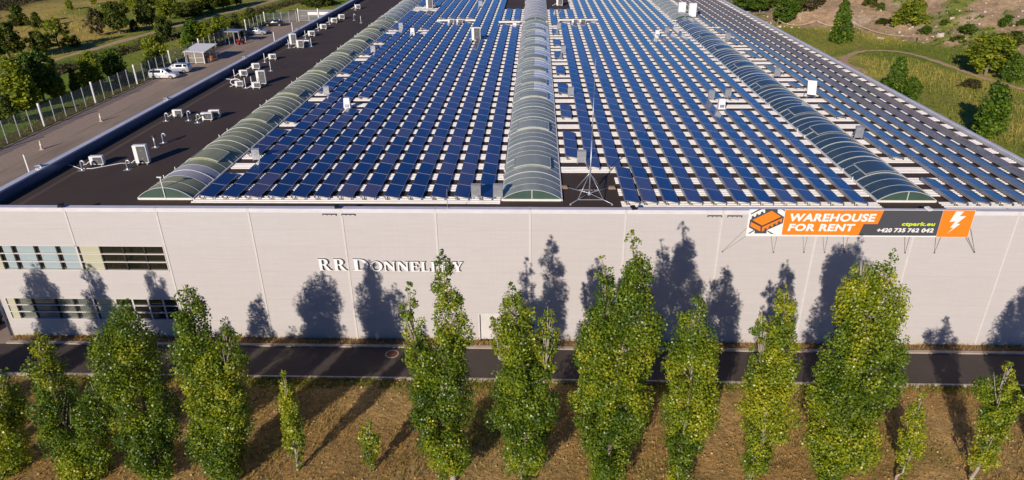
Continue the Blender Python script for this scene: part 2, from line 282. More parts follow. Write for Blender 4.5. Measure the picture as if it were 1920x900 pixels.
left = sm(-X, 60, 66)
gold = left*sm(-X, 84, 92)*sm(snoise(X, Y, .05, 7)+.5*snoise(X, Y, .17, 2), -.35, .25)*sm(Y, 70, 95); C = mixa(C, (.52, .38, .10), gold*.9)
C = mixa(C, (.17, .25, .022), left*sm(snoise(X, Y, .07, 3), -.2, .5)*(1-gold))
C = mixa(C, (.07, .055, .028), left*np.exp(-((X-px_left(Y)-6.6)/2.6)**2)*.9)
heath = left*np.exp(-((X+150+.25*(Y-150)+4*snoise(X, Y, .1, 3))/9)**2); C = mixa(C, (.085, .055, .035), heath)
right = sm(X, 36, 40)*(1-sm(D, -2, 3)); C = mixa(C, (.50, .41, .10), right*sm(snoise(X, Y, .16, 5)+.5*snoise(X, Y, .5, 2), .0, .6)*.8)
C = mixa(C, (.20, .26, .032), right*sm(snoise(X, Y, .1, 9), .1, .6)*.7)
sl = sm(D+1.5*snoise(X, Y, .5, 3), -1, 2.5); n1 = snoise(X, Y, .17, 6)+.6*snoise(X, Y, .45, 2)+.4*snoise(X, Y, 1.1, 5)
C = mixa(C, (.40, .275, .175), sl); C = mixa(C, (.18, .22, .03), sl*sm(n1, .0, .4)*(1-.55*sm(D, 12, 24))); C = mixa(C, (.50, .38, .29), sl*sm(snoise(X, Y, .8, 8), .35, .7)*.7)
front = sm(-Y, 3.4, 4.2)*(1-left)*(1-sm(X, 42, 50)); C = mixa(C, (.38, .235, .085), front); C = mixa(C, (.50, .33, .135), front*sm(snoise(X, Y, .45, 2), -.1, .5)*.7); C = mixa(C, (.20, .19, .035), front*sm(snoise(X, Y, .6, 8)+1.2*np.exp((Y+4)/1.5), .35, .9)*.75)
far = sm(np.hypot(X, Y-60), 230, 500); C = mixa(C, (.06, .075, .02), far*.8)
nx, ny = len(gx), len(gy); idx = np.arange(nx*ny).reshape(ny, nx); F = np.stack([idx[:-1, :-1], idx[:-1, 1:], idx[1:, 1:], idx[1:, :-1]], -1).reshape(-1, 4)
def np_mesh(name, V, F, attr=None, vals=None):
    me = bpy.data.meshes.new(name); k = F.shape[1]; me.vertices.add(len(V)); me.vertices.foreach_set('co', V.astype(np.float32).ravel()); me.loops.add(F.size); me.loops.foreach_set('vertex_index', F.astype(np.int32).ravel())
    me.polygons.add(len(F)); me.polygons.foreach_set('loop_start', (np.arange(len(F))*k).astype(np.int32)); me.update(calc_edges=True)
    if attr:
        a = me.color_attributes.new(attr, 'FLOAT_COLOR', 'POINT'); c4 = np.ones((len(V), 4), np.float32); c4[:, :vals.shape[1]] = vals; a.data.foreach_set('color', c4.ravel())
    me.validate(); return me
gme = np_mesh('ground', np.stack([X, Y, Z], -1).reshape(-1, 3), F, 'zone', C.reshape(-1, 3)); gme.materials.append(M['ground_cover']); gme.polygons.foreach_set('use_smooth', [True]*len(gme.polygons))
g = bpy.data.objects.new('ground', gme); col.objects.link(g); tag(g, kind='structure')
def struct(name, mb, mat): return tag(mb.build(name, mat), kind='structure')
b = MB(); b.box(-64, 37, -4.02, 152, -.5, -.02); struct('yard_base', b, 'concrete')
b = MB(); b.box(-120, 95, -3.87, -.93, -.4, .03); struct('road', b, 'asphalt')
b = MB(); b.box(-33.2, 33.9, -.93, -.68, -.3, .12); k1 = struct('kerb', b, 'kerb_stone')
b = MB(); b.box(-120, 95, -4.0, -3.87, -.3, .06); struct('road_edging', b, 'concrete')
b = MB(); b.box(-33.2, 33.9, -.68, .1, -.3, .06); struct('planting_strip', b, 'weeds')
b = MB(); b.box(-55.9, -33.25, -.93, 150, -.3, .03); struct('yard', b, 'yard_asphalt')
b = MB(); b.box(-60.75, -55.9, -.93, 150, -.3, .034); struct('yard_parking_strip', b, 'yard_paving')
b = MB(); b.box(-60.95, -60.75, -.9, 150, -.3, .13); struct('yard_kerb', b, 'kerb_stone')
b = MB(); b.box(-55.15, -55.0, 10, 148, .031, .036); struct('yellow_line', b, 'line_paint')
b = MB(); b.box(-64, -60.95, -3.8, 150, -.3, .02); v = b; struct('fence_verge', b, 'ground_cover'); ob = bpy.data.objects['fence_verge']; a = ob.data.color_attributes.new('zone', 'FLOAT_COLOR', 'POINT'); a.data.foreach_set('color', [.14, .12, .03, 1]*len(ob.data.vertices))
b = MB(); b.box(34.03, 38, -3.8, 150, -.3, .02); struct('side_verge', b, 'ground_cover'); ob = bpy.data.objects['side_verge']; a = ob.data.color_attributes.new('zone', 'FLOAT_COLOR', 'POINT'); a.data.foreach_set('color', [.2, .17, .045, 1]*len(ob.data.vertices))
def ribbon(name, pts, w, mat, dz=.05, sub=10):
    P = []
    pts = [np.array(p, float) for p in pts]
    for i in range(len(pts)-1):
        p0 = pts[max(i-1, 0)]; p1 = pts[i]; p2 = pts[i+1]; p3 = pts[min(i+2, len(pts)-1)]
        for k in range(sub):
            t = k/sub; P.append(.5*((2*p1)+(-p0+p2)*t+(2*p0-5*p1+4*p2-p3)*t*t+(-p0+3*p1-3*p2+p3)*t**3))
    P.append(pts[-1]); vs = []; fs = []
    for i, p in enumerate(P):
        d = P[min(i+1, len(P)-1)]-P[max(i-1, 0)]; d /= np.linalg.norm(d); n = np.array([-d[1], d[0]]); ww = w*(1+.25*math.sin(i*1.7)+.15*math.sin(i*.53))
        for s in (-.5, -.17, .17, .5):
            q = p+n*ww*s; vs.append((q[0], q[1], float(height(q[0], q[1]))+dz-(.06 if abs(s) > .4 else 0)))
    for i in range(len(P)-1):
        for k in range(3): fs.append((i*4+k, i*4+k+1, i*4+k+5, i*4+k+4))
    o = MB().add(vs, fs).build(name, mat, smooth=True); tag(o, kind='structure'); return o
ribbon('field_track', PATH_L, 1.9, 'path_dirt', .08)
ribbon('footpath', [(53, 76), (52.4, 83), (55.1, 88.6), (60.3, 93.2), (65.8, 91.7), (67.7, 82.6), (68.8, 72), (71, 62), (76, 48)], 1.25, 'path_dirt', .1)

# ------------------------------------------------------------------ warehouse
WT = 9.12; XL, XR, RT_ = -33.3, 34.02, 8.76; YB = 152
wh = thing('warehouse', 'long flat-roofed warehouse with pale cladding, barrel skylights and a rooftop solar array', 'warehouse')
JX = [-27.2955+5.5*k for k in range(12)]
HOLES = [(-33.0, -21.9, 4.90, 6.62), (-33.0, -21.9, 1.33, 2.91), (-3.02, -1.24, .0, 2.04)]
def subtract(rects, h):
    out = []
    for x0, x1, z0, z1 in rects:
        hx0, hx1, hz0, hz1 = max(x0, h[0]), min(x1, h[1]), max(z0, h[2]), min(z1, h[3])
        if hx0 >= hx1 or hz0 >= hz1: out.append((x0, x1, z0, z1)); continue
        if hx0-x0 > .02: out.append((x0, hx0, z0, z1))
        if x1-hx1 > .02: out.append((hx1, x1, z0, z1))
        if hz0-z0 > .02: out.append((hx0, hx1, z0, hz0))
        if z1-hz1 > .02: out.append((hx0, hx1, hz1, z1))
    return out
ZC = [0.0, .68, 1.33, 2.12, 2.91, 3.9, 4.9, 5.76, 6.62, 7.74, 8.88]; XC = [XL]+JX+[XR]
for i in range(len(XC)-1):
    for j in range(len(ZC)-1):
        rs = [(XC[i]+.004, XC[i+1]-.004, ZC[j]+.0015, ZC[j+1]-.0015)]
        for h in HOLES: rs = subtract(rs, h)
        for x0, x1, z0, z1 in rs:
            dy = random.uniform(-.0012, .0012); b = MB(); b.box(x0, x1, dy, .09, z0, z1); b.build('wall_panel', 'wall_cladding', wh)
b = MB(); b.box(XL+.1, XR-.1, .45, .6, 0, 8.9); b.build('inner_wall', 'room_dark', wh)  # near-black backing stands in for the darkness of the unlit rooms
b = MB(); b.box(XL, XL+.1, .1, YB, 0, 8.88); b.build('side_wall', 'wall_cladding', wh)
b = MB(); b.box(XR-.1, XR, .1, YB, 0, RT_-.125); b.build('side_wall', 'wall_cladding', wh)
b = MB(); b.box(XL+.1, XR-.1, YB-.1, YB, 0, 8.6); b.build('rear_wall', 'wall_cladding', wh)
for x in JX:
    b = MB(); b.box(x-.055, x+.055, -.03, -.005, .02, 8.87); b.build('joint_cover', 'cover_strip', wh)
b = MB(); b.box(XL-.07, XR+.07, -.07, .33, 8.86, WT); b.build('coping', 'coping', wh, bevel=.012)
for x in JX[::1]:
    b = MB(); b.box(x-.08, x+.08, -.074, .334, 8.855, WT+.004); b.build('coping_joint', 'cover_strip', wh)
for x0, x1, zt in ((XL-.07, XL+.42, WT), (XR-.22, XR+.05, RT_)):
    b = MB(); b.box(x0, x1, .335, YB+.07, zt-.12, zt); b.build('coping', 'coping', wh, bevel=.012)
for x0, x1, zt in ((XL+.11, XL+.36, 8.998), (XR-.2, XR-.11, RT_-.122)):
    pm = 'parapet_metal' if x0 < 0 else 'flashing'; yy = .12  # shaded left side takes the darker blue tone, sunlit right side the paler
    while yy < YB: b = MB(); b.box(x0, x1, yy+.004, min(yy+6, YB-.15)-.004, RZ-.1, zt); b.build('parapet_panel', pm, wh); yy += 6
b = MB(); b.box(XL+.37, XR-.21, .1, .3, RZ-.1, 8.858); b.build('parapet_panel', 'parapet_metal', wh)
b = MB(); b.box(XL+.36, XR-.2, .3, YB-.1, RZ-.3, RZ); b.build('roof', 'roof_membrane', wh)
# dark strip along the left parapet foot, pale one along the right
for x, mt_ in ((XL+.375, 'gasket'), (XR-.26, 'flashing')):
    b = MB(); b.box(x, x+(.05 if x < 0 else .055), .4, YB-.2, RZ+.002, RZ+(.09 if x < 0 else .14)); b.build('roof_upstand', mt_, wh)
# door
b = MB(); b.box(-3.02, -2.94, -.02, .4, .0, 2.04); b.box(-1.32, -1.24, -.02, .4, 0, 2.04); b.box(-2.94, -1.32, -.02, .4, 1.97, 2.04); dr = b.build('door', 'cover_strip', wh)
b = MB(); b.box(-2.935, -1.325, .12, .17, .06, 1.965); b.build('door_leaf', 'cover_strip', dr, bevel=.006)
b = MB(); b.box(-1.5, -1.38, .06, .118, 1.0, 1.05); b.build('handle', 'dark_grille', dr)
b = MB(); b.box(-3.02, -1.24, -.1, .12, .0, .06); b.build('threshold', 'concrete', dr)
# ventilation slots near the top of the wall
for px, py in ((617, 396.5), (652.5, 396.5), (1341, 401), (1378.5, 401)):
    p = at_y(px, py, -.02); x, z = p[0], min(p[2], 8.73); b = MB(); b.box(x-.42, x+.42, -.035, -.004, z-.06, z+.06); gr = b.build('wall_grille', 'frame_dark', wh)
    for k in range(3): b = MB(); b.box(x-.38+k*.26, x-.16+k*.26, -.05, -.036, z-.05, z+.0); b.build('slat', 'frame_light', gr)
# windows
def window(x0, x1, z0, z1, style, muls, tname='window'):
    b = MB(); fw = .06
    b.box(x0, x1, -.03, .3, z1-.05, z1); b.box(x0, x1, -.06, .3, z0, z0+.05); b.box(x0, x0+.05, -.02, .3, z0+.05, z1-.05); b.box(x1-.05, x1, -.02, .3, z0+.05, z1-.05)
    wn = b.build(tname, 'frame_light', wh)
    zs = [z0+.05, z0+(z1-z0)*.345, z0+(z1-z0)*.665, z1-.05]; xs = [x0+.05]+muls+[x1-.05]
    for z in zs[1:3]: b = MB(); b.box(x0+.05, x1-.05, -.035, .05, z-.028, z+.028); b.build('transom', 'frame_light', wn)
    for k, x in enumerate(muls): b = MB(); b.box(x-.05, x+.05, .0, .09, z0+.05, z1-.05); b.build('mullion', 'frame_dark' if style[min(k+1, len(style)-1)] != 'D2' else 'frame_light', wn)
    for k in range(len(xs)-1):
        st = style[k]; a, c = xs[k]+(.05 if k else 0), xs[k+1]-(.05 if k < len(xs)-2 else 0)
        for q in range(3):
            e0, e1 = zs[q]+(.028 if q else 0), zs[q+1]-(.028 if q < 2 else 0); b = MB(); b.box(a, c, .055, .065, e0, e1); b.build('pane', {'B': 'clear_pane', 'S': 'clear_pane', 'Y': 'tint_glass', 'D': 'dark_glass', 'D2': 'dark_glass'}[st], wn)
        if st == 'B':
            b = MB(); n = max(3, int((c-a-.24)/.1)); wd = (c-a-.24)/n
            for q in range(n): b.add([(a+.12+q*wd, .14, z0+.06), (a+.12+(q+.93)*wd, .17, z0+.06), (a+.12+(q+.93)*wd, .17, z1-.06), (a+.12+q*wd, .14, z1-.06)], [(0, 1, 2, 3)])
            b.build('blind', 'blind_white', wn)
        if st == 'S':
            b = MB(); n = max(3, int((c-a)/.13)); wd = (c-a)/n
            for q in range(n): b.add([(a+q*wd, .13, z0+.06), (a+(q+.5)*wd, .2, z0+.06), (a+(q+.5)*wd, .2, z1-.06), (a+q*wd, .13, z1-.06)], [(0, 1, 2, 3)])
            b.build('blind', 'blind_slat', wn)
    return wn
def wx(px, py): return at_y(px, py, 0)[0]
window(-33.0, -21.9, 4.90, 6.62, ['Y', 'B', 'B', 'B', 'B', 'Y', 'D', 'D', 'D'], [-32.2, wx(22, 465), wx(64, 465), wx(105, 465), wx(146, 466), wx(187, 466), wx(230, 468), wx(270, 468)])
window(-33.0, -21.9, 1.33, 2.91, ['Y', 'S', 'S', 'S', 'S', 'Y', 'D2', 'D2', 'D2', 'D2'], [wx(28, 562), wx(60, 562), wx(103, 562), wx(137, 562), wx(177, 562), wx(216, 563), wx(248, 563), wx(277, 563), wx(305, 563)])
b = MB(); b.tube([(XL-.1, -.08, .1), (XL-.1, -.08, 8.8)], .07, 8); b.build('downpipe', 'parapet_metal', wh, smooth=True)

# barrel skylights
def arch(x0, x1, rise, n=16, grow=0.):
    w2 = (x1-x0)/2; R = (w2*w2+rise*rise)/(2*rise); a = math.asin(min(1, w2/R)); cx = (x0+x1)/2; cz = rise-R
    return [(cx+(R+grow)*math.sin(-a+2*a*i/n), cz+(R+grow)*math.cos(-a+2*a*i/n)) for i in range(n+1)]
def arc_shell(b, pts_o, pts_i, y0, y1, mi=0):
    n = len(pts_o); vs = [(x, y0, z) for x, z in pts_o]+[(x, y1, z) for x, z in pts_o]+[(x, y0, z) for x, z in pts_i]+[(x, y1, z) for x, z in pts_i]; fs = []
    for i in range(n-1): fs += [(i, i+1, n+i+1, n+i), (2*n+i, 3*n+i, 3*n+i+1, 2*n+i+1), (i, 2*n+i, 2*n+i+1, i+1), (n+i, n+i+1, 3*n+i+1, 3*n+i)]
    fs += [(0, n, 3*n, 2*n), (n-1, 3*n-1, 4*n-1, 2*n-1)]; b.add(vs, fs, mi)
def skylight(label, x0, x1, y0, y1, rise, pane_mat, hatch_ys, pale=(), frost=None, zb=RZ+.13):
    b = MB(); b.box(x0-.07, x0+.03, y0, y1, RZ, zb); b.box(x1-.03, x1+.07, y0, y1, RZ, zb); b.box(x0+.03, x1-.03, y0-.04, y0+.06, RZ, zb); b.box(x0+.03, x1-.03, y1-.06, y1+.04, RZ, zb)
    sk = b.build('skylight', 'white_sheet', wh); sk['label'] = label
    A = [(x, z+zb) for x, z in arch(x0, x1, rise)]; Ai = [(x, z+zb) for x, z in arch(x0, x1, rise, grow=-.012)]; Ro = [(x, z+zb) for x, z in arch(x0, x1, rise, grow=.015)]; Ro2 = [(x, z+zb) for x, z in arch(x0, x1, rise, grow=.035)]; Ao = [(x, z+zb) for x, z in arch(x0, x1, rise, grow=.002)]
    n = int(round((y1-y0)/1.06)); st = (y1-y0)/n; mesh_cache = {}
    def seg(y, key, p_o, p_i, d, mat, nm):
        if key not in mesh_cache:
            b = MB(); arc_shell(b, p_o, p_i, 0, d); o = b.build(nm, mat, sk, smooth=False); mesh_cache[key] = o.data; o.location = (0, y, 0)
            for pl in o.data.polygons: pl.use_smooth = True
            o.data.set_sharp_from_angle(angle=.6)
        else: inst(nm, mesh_cache[key], sk, (0, y, 0))
    for i in range(n):
        y = y0+i*st; mt = pane_mat
        if i in pale: mt = 'glazing_pale'
        if frost and frost[0] <= y < frost[1]:
            h = 9; seg(y, 'fl', A[:h], Ai[:h], st, pane_mat, 'pane'); seg(y, 'fr', A[h-1:], Ai[h-1:], st, 'glazing_frosted', 'pane')
        else: seg(y, mt, A, Ai, st, mt, 'pane')
    for i in range(n+1):
        big = i % 3 == 0; d = .065 if big else .032; seg(y0+i*st-d/2-(.03 if i == 0 else 0), 'rb' if big else 'rs', Ro2 if big else Ro, Ao, d, 'rib_metal', 'rib')
    for (ya, a0, a1) in hatch_ys:      # raised smoke-vent hatches
        i = round((ya-y0)/st); ya = y0+i*st+.06; k0, k1 = a0, a1
        H = [(x, z+zb) for x, z in arch(x0, x1, rise, grow=.10)][k0:k1+1]; Hi = [(x, z+zb) for x, z in arch(x0, x1, rise, grow=.024)][k0:k1+1]
        key = ('h', k0, k1)
        b = MB(); arc_shell(b, H, Hi, ya, ya+2*st-.12); ht = b.build('vent_hatch', pane_mat, sk)
        H2 = [(x, z+zb) for x, z in arch(x0, x1, rise, grow=.115)][k0:k1+1]; H3 = [(x, z+zb) for x, z in arch(x0, x1, rise, grow=.102)][k0:k1+1]; b = MB(); arc_shell(b, H2, H3, ya, ya+.04); arc_shell(b, H2, H3, ya+2*st-.16, ya+2*st-.12)
        for e in (0, -1): b.bar((H2[e][0], ya+.04, H2[e][1]-.03), (H2[e][0], ya+2*st-.16, H2[e][1]-.03), .03, .09)
        hf = b.build('vent_hatch_frame', 'rib_metal', sk)
    for y, s in ((y0+.01, 1), (y1-.01, -1)):     # glazed end walls
        b = MB(); b.prism(Ai+[(x1, zb), (x0, zb)], y, y+.02*s); b.build('end_pane', 'end_glass', sk, fix=True)
        b = MB(); b.box((x0+x1)/2-.025, (x0+x1)/2+.025, min(y-.03*s, y-.005*s), max(y-.03*s, y-.005*s), zb, zb+rise*.97); b.build('end_mullion', 'frame_light', sk)
    k = 0; yy = y0+3.5
    while yy < y1:
        for d in (0, 1.6):
            b = MB(); b.box(x0-.13, x0-.09, yy+d, yy+d+.05, RZ, RZ+.3); b.build('stay', 'white_paint', sk)
        yy += 9.
    return sk
HY = [8.0, 17.4, 26.2, 35.2, 44.8, 53.8, 62.4]
skylight('left barrel skylight, its front half glazed green with one pale bay', -24.42, -20.98, 2.85, 71.6, .68, 'glazing', [(y, 5, 13) for y in HY], pale=(2, 3))
skylight('left barrel skylight, rear section', -24.42, -20.98, 73.2, 128, .72, 'glazing_grey', [])
skylight('middle barrel skylight with frosted right side', -1.53, 2.10, 2.85, 71.0, .60, 'glazing_grey', [(y, 3, 13) for y in [7.3, 15.6, 25.0, 30.5, 36., 42., 48.5, 55, 61.5]], frost=(24.5, 66))
skylight('middle barrel skylight, rear section', -1.53, 2.10, 72.6, 128, .66, 'glazing_pale', [])
skylight('right barrel skylight reflecting blue sky', 21.23, 24.65, 2.85, 71.6, .58, 'glazing_sky_tint', [(y, 3, 11) for y in [6.2, 14.2, 20.3, 29., 38, 47, 56]])
skylight('right barrel skylight, rear section', 21.23, 24.65, 73.2, 128, .66, 'glazing_grey', [])

# ------------------------------------------------------------------ white corrugated mounting sheets, then the rows of panels
PY = 2.02
def sheet_mesh(w):
    b = MB(); ys = []; prof = []
    y = -.56
    for k in range(4):
        prof += [(y, .012), (y+.05, .012), (y+.085, .06), (y+.2, .06), (y+.24, .012)]; y += .28
    prof.append((.56, .012)); n = len(prof)
    vs = [(0, a, z) for a, z in prof]+[(w, a, z) for a, z in prof]+[(0, a, max(z-.012, 0)) for a, z in prof]+[(w, a, max(z-.012, 0)) for a, z in prof]; fs = []
    for i in range(n-1): fs += [(i, n+i, n+i+1, i+1), (2*n+i, 2*n+i+1, 3*n+i+1, 3*n+i), (i, i+1, 2*n+i+1, 2*n+i), (n+i, 3*n+i, 3*n+i+1, n+i+1)]
    fs += [(0, 2*n, 3*n, n), (n-1, 2*n-1, 4*n-1, 3*n-1)]; me = bpy.data.meshes.new('mounting_sheet'); me.from_pydata(vs, [], fs); me.materials.append(M['white_sheet']); return me
def sheets(field, y0, j0, j1, x0, x1, skip=()):
    me = sheet_mesh(x1-x0)
    for j in range(j0, j1):
        if j in skip: continue
        o = inst('mounting_sheet', me, None, (x0, y0+PY*j+.1, RZ+.004))
        tag(o, f'{ordinal(j)} white corrugated sheet from the front edge, {field}', 'sheet', 'mounting sheets '+field)
F1, F2, F3 = 'left of the middle skylight', 'between middle and right skylights', 'right of the right skylight'
Y1, Y2, Y3 = 2.80, 2.16, 2.22
sheets(F1, Y1, 0, 42, -20.88, -1.66); sheets(F1, Y1, 42, 49, -20.88, -5.5); sheets(F2, Y2, 0, 3, 5.72, 21.12); sheets(F2, Y2, 3, 42, 2.24, 21.12); sheets(F2, Y2, 42, 49, 6.2, 21.12); sheets(F3, Y3, 0, 50, 24.78, 33.70)

ZL, ZRr, PW, PL = .36, .20, .905, 1.965
def panel_mesh():
    b = MB(); th = .04; fw = .022
    def P(u, v, d): return (u*PW, v*PL, ZL+(ZRr-ZL)*u+d)
    o = [P(0, 0, 0), P(1, 0, 0), P(1, 1, 0), P(0, 1, 0)]; lo = [P(0, 0, -th), P(1, 0, -th), P(1, 1, -th), P(0, 1, -th)]; a, c = fw/PW, fw/PL
    i = [P(a, c, 0), P(1-a, c, 0), P(1-a, 1-c, 0), P(a, 1-c, 0)]
    i2 = [P(a, c, -.004), P(1-a, c, -.004), P(1-a, 1-c, -.004), P(a, 1-c, -.004)]
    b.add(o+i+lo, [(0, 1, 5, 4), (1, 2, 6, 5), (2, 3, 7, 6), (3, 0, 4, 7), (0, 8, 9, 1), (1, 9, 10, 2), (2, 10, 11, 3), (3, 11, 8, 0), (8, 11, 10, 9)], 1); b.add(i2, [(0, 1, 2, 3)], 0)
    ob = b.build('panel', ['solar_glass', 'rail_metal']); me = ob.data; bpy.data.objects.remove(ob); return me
PM = panel_mesh()
plate_cache = {}
def plate_mesh(n):
    if n not in plate_cache:
        b = MB(); ln = n*PY-.06; b.add([(-.008, 0, .15), (-.02, 0, .15), (-.004, 0, .33), (.01, 0, .33), (-.008, ln, .15), (-.02, ln, .15), (-.004, ln, .33), (.01, ln, .33)], [(0, 3, 2, 1), (4, 5, 6, 7), (0, 1, 5, 4), (1, 2, 6, 5), (2, 3, 7, 6), (3, 0, 4, 7)]); o = b.build('back_plate', 'rail_metal'); plate_cache[n] = o.data; bpy.data.objects.remove(o)
    return plate_cache[n]
b = MB(); b.bar((.1, .02, .065), (.06, .02, .33), .03, .03); b.bar((.1, .02, .065), (.3, .02, .065), .03, .03); b.bar((.3, .02, .075), (.08, .02, .2), .025, .025); o = b.build('bracket', 'gasket'); BK = o.data; bpy.data.objects.remove(o)
b = MB(); b.box(.84, .89, -.01, .05, .06, .165); o = b.build('foot', 'gasket'); FT = o.data; bpy.data.objects.remove(o)
BLOCK = []        # (x0,x1,y0,y1) cut-outs in the array for roof equipment
def row(x, y0, js, label, group):
    t = thing('solar_panel_row', label, 'solar panels', (x, y0, RZ), 0, group); run = []
    js = [j for j in js if not any(a-.95 < x < c and e-1.9 < y0+j*PY < f for a, c, e, f in BLOCK)]
    for j in js:
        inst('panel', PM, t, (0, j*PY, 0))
        if run and run[-1][-1] == j-1: run[-1].append(j)
        else: run.append([j])
    for r in run:
        inst('back_plate', plate_mesh(len(r)), t, (0, r[0]*PY, 0)); inst('bracket', BK, t, (0, r[0]*PY, 0)); inst('foot', FT, t, (0, r[0]*PY, 0))
        inst('bracket', BK, t, (0, (r[-1]+1)*PY-.09, 0)); inst('foot', FT, t, (0, (r[-1]+1)*PY-.09, 0))
def blk(px0, px1, py0, py1, dz=.0):
    a = roof(px0, py1, dz); c = roof(px1, py0, dz); BLOCK.append((a[0], c[0], a[1], c[1]))
# cut-outs round roof equipment
BLOCK += [(-14.7, -8.9, 72.2, 74.3), (3.7, 9.6, 71.8, 74.0), (-5.0, -2.2, 70.4, 71.6), (-5.0, -2.2, 87.5, 110), (2.2, 5.8, 86.6, 110), (-16.5, -16.0, 24.2, 25.8), (16.8, 18.3, 24, 25.6), (-7.5, -7.2, 57.3, 59), (-16.5, -16.1, 62, 63.5), (16.8, 17.2, 60, 61.5), (-19.8, -17.0, 84.5, 89)]
GAPS1 = set(j for j in range(50) if any(a-1.1 < 2.8+j*PY+1 < a+2.4 for a in HY))
FLD1 = 'solar rows left of the middle skylight'; FLD2 = 'solar rows between middle and right skylights'; FLD3 = 'solar rows right of the right skylight'
for i in range(13):
    js = [j for j in range(48) if not (i == 0 and j in GAPS1)]
    row(-20.52+1.4555*i, Y1, js, f'{ordinal(i)} row of tilted blue solar panels counted rightward from the left skylight', FLD1)
X2 = [2.62, 4.0, 5.44, 6.9, 8.27, 9.69, 11.11, 12.53, 13.91, 15.3, 16.68, 18.06, 19.47]
for i, x in enumerate(X2):
    if i == 0: js = [4, 5, 6, 9, 10, 13, 14, 17, 18, 21, 22, 25, 26, 29, 30]+list(range(33, 48))
    elif i < 3: js = range(3, 48)
    elif i == 3: js = range(3, 48)
    else: js = range(0, 48)
    row(x, Y2, js, f'{ordinal(i)} row of tilted blue solar panels counted rightward from the middle skylight', FLD2)
for i, x in enumerate((5.92, 6.98)): row(x, Y2, range(0, 3), 'short row of three solar panels at the front edge, '+('left' if i == 0 else 'right')+' one beside the antenna mast', 'short solar rows beside the mast')
X3 = [25.36, 26.68, 28.0, 29.32, 30.64, 31.95]
for i, x in enumerate(X3):
    js = range(0, 49) if i else [0, 1, 4, 5, 6, 9, 10, 14, 17, 18, 21, 22, 25, 26, 29, 30]+list(range(32, 49))
    row(x, Y3, js, f'{ordinal(i)} row of tilted dark blue solar panels counted rightward from the right skylight', FLD3)
# ------------------------------------------------------------------ wall sign: raised serif capitals
GL = {
 'R': ([(0, 0), (.42, 0), (.42, .05), (.33, .08), (.33, .46), (.43, .46), (.70, .07), (.80, 0), (1.06, 0), (1.06, .05), (.96, .08), (.63, .49), (.77, .57), (.83, .66), (.84, .75), (.80, .87), (.72, .95), (.58, 1), (0, 1), (0, .95), (.1, .92), (.1, .08), (0, .05)], [(.33, .54), (.33, .93), (.47, .92), (.57, .85), (.60, .74), (.57, .62), (.47, .54)]),
 'D': ([(0, 0), (.5, 0), (.68, .04), (.84, .15), (.95, .32), (.98, .5), (.95, .68), (.84, .85), (.68, .96), (.5, 1), (0, 1), (0, .95), (.1, .92), (.1, .08), (0, .05)], [(.32, .08), (.32, .92), (.48, .92), (.62, .84), (.71, .7), (.745, .5), (.71, .3), (.62, .16), (.48, .08)]),
 'O': ([(.5+.5*math.cos(a*math.pi/14), .5+.52*math.sin(a*math.pi/14)) for a in range(28)], [(.5+.29*math.cos(a*math.pi/14), .5+.44*math.sin(a*math.pi/14)) for a in range(28)]),
 'N': ([(0, 0), (.3, 0), (.3, .05), (.2, .08), (.2, .74), (.78, 0), (.89, 0), (.89, .92), (.99, .95), (.99, 1), (.68, 1), (.68, .95), (.78, .92), (.78, .38), (.30, 1), (0, 1), (0, .95), (.1, .92), (.1, .08), (0, .05)], None),
 'E': ([(0, 0), (.9, 0), (.97, .26), (.91, .26), (.8, .1), (.36, .08), (.36, .46), (.6, .46), (.66, .38), (.71, .38), (.71, .62), (.66, .62), (.6, .54), (.36, .54), (.36, .92), (.74, .9), (.84, .76), (.9, .76), (.86, 1), (0, 1), (0, .95), (.1, .92), (.1, .08), (0, .05)], None),
 'L': ([(0, 0), (.9, 0), (.98, .28), (.92, .28), (.8, .1), (.38, .08), (.38, .92), (.5, .95), (.5, 1), (0, 1), (0, .95), (.1, .92), (.1, .08), (0, .05)], None),
 'Y': ([(.28, 0), (.76, 0), (.76, .05), (.64, .08), (.64, .42), (.92, .92), (1, .95), (1, 1), (.7, 1), (.7, .95), (.8, .92), (.58, .52), (.38, .92), (.46, .95), (.46, 1), (0, 1), (0, .95), (.08, .92), (.4, .42), (.4, .08), (.28, .05)], None)}
def curve_mesh(name, polys, ext):
    cu = bpy.data.curves.new(name, 'CURVE'); cu.dimensions = '2D'; cu.fill_mode = 'BOTH'; cu.extrude = ext
    for p in polys:
        sp = cu.splines.new('POLY'); sp.points.add(len(p)-1)
        for q, (x, y) in zip(sp.points, p): q.co = (x, y, 0, 1)
        sp.use_cyclic_u = True
    o = bpy.data.objects.new(name, cu); col.objects.link(o); me = bpy.data.meshes.new_from_object(o.evaluated_get(bpy.context.evaluated_depsgraph_get())); bpy.data.objects.remove(o); return me
p0 = at_y(580+100/6, 460+208/6, -.1)
sg = thing('wall_sign', 'raised white serif capital letters with dark edges across the front wall', 'sign', (-12.5, -.1, 5.07))
def letter(ch, x0, x1, z0, z1):
    out, hole = GL[ch]; w, h = x1-x0, z1-z0
    me = curve_mesh('letter', [[(x*w, z*h) for x, z in pp] for pp in (out, hole) if pp], .05)
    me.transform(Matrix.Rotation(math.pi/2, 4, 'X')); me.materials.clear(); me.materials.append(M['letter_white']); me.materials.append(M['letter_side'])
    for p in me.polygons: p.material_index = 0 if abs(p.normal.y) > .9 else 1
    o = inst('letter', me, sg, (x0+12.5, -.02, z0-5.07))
    b = MB(); b.box(w*.12, w*.2, .05, .115, h*.2, h*.25); b.box(w*.12, w*.2, .05, .115, h*.8, h*.85); b.build('stand_off', 'dark_grille', o)
def zx(X, zy=210): return at_y(580+X/6, 460+zy/6, -.1)[0]
for ch, a, c in (('R', 102, 235), ('R', 275, 410), ('D', 490, 668)): letter(ch, zx(a), zx(c), 5.10, 5.88)
x = 684
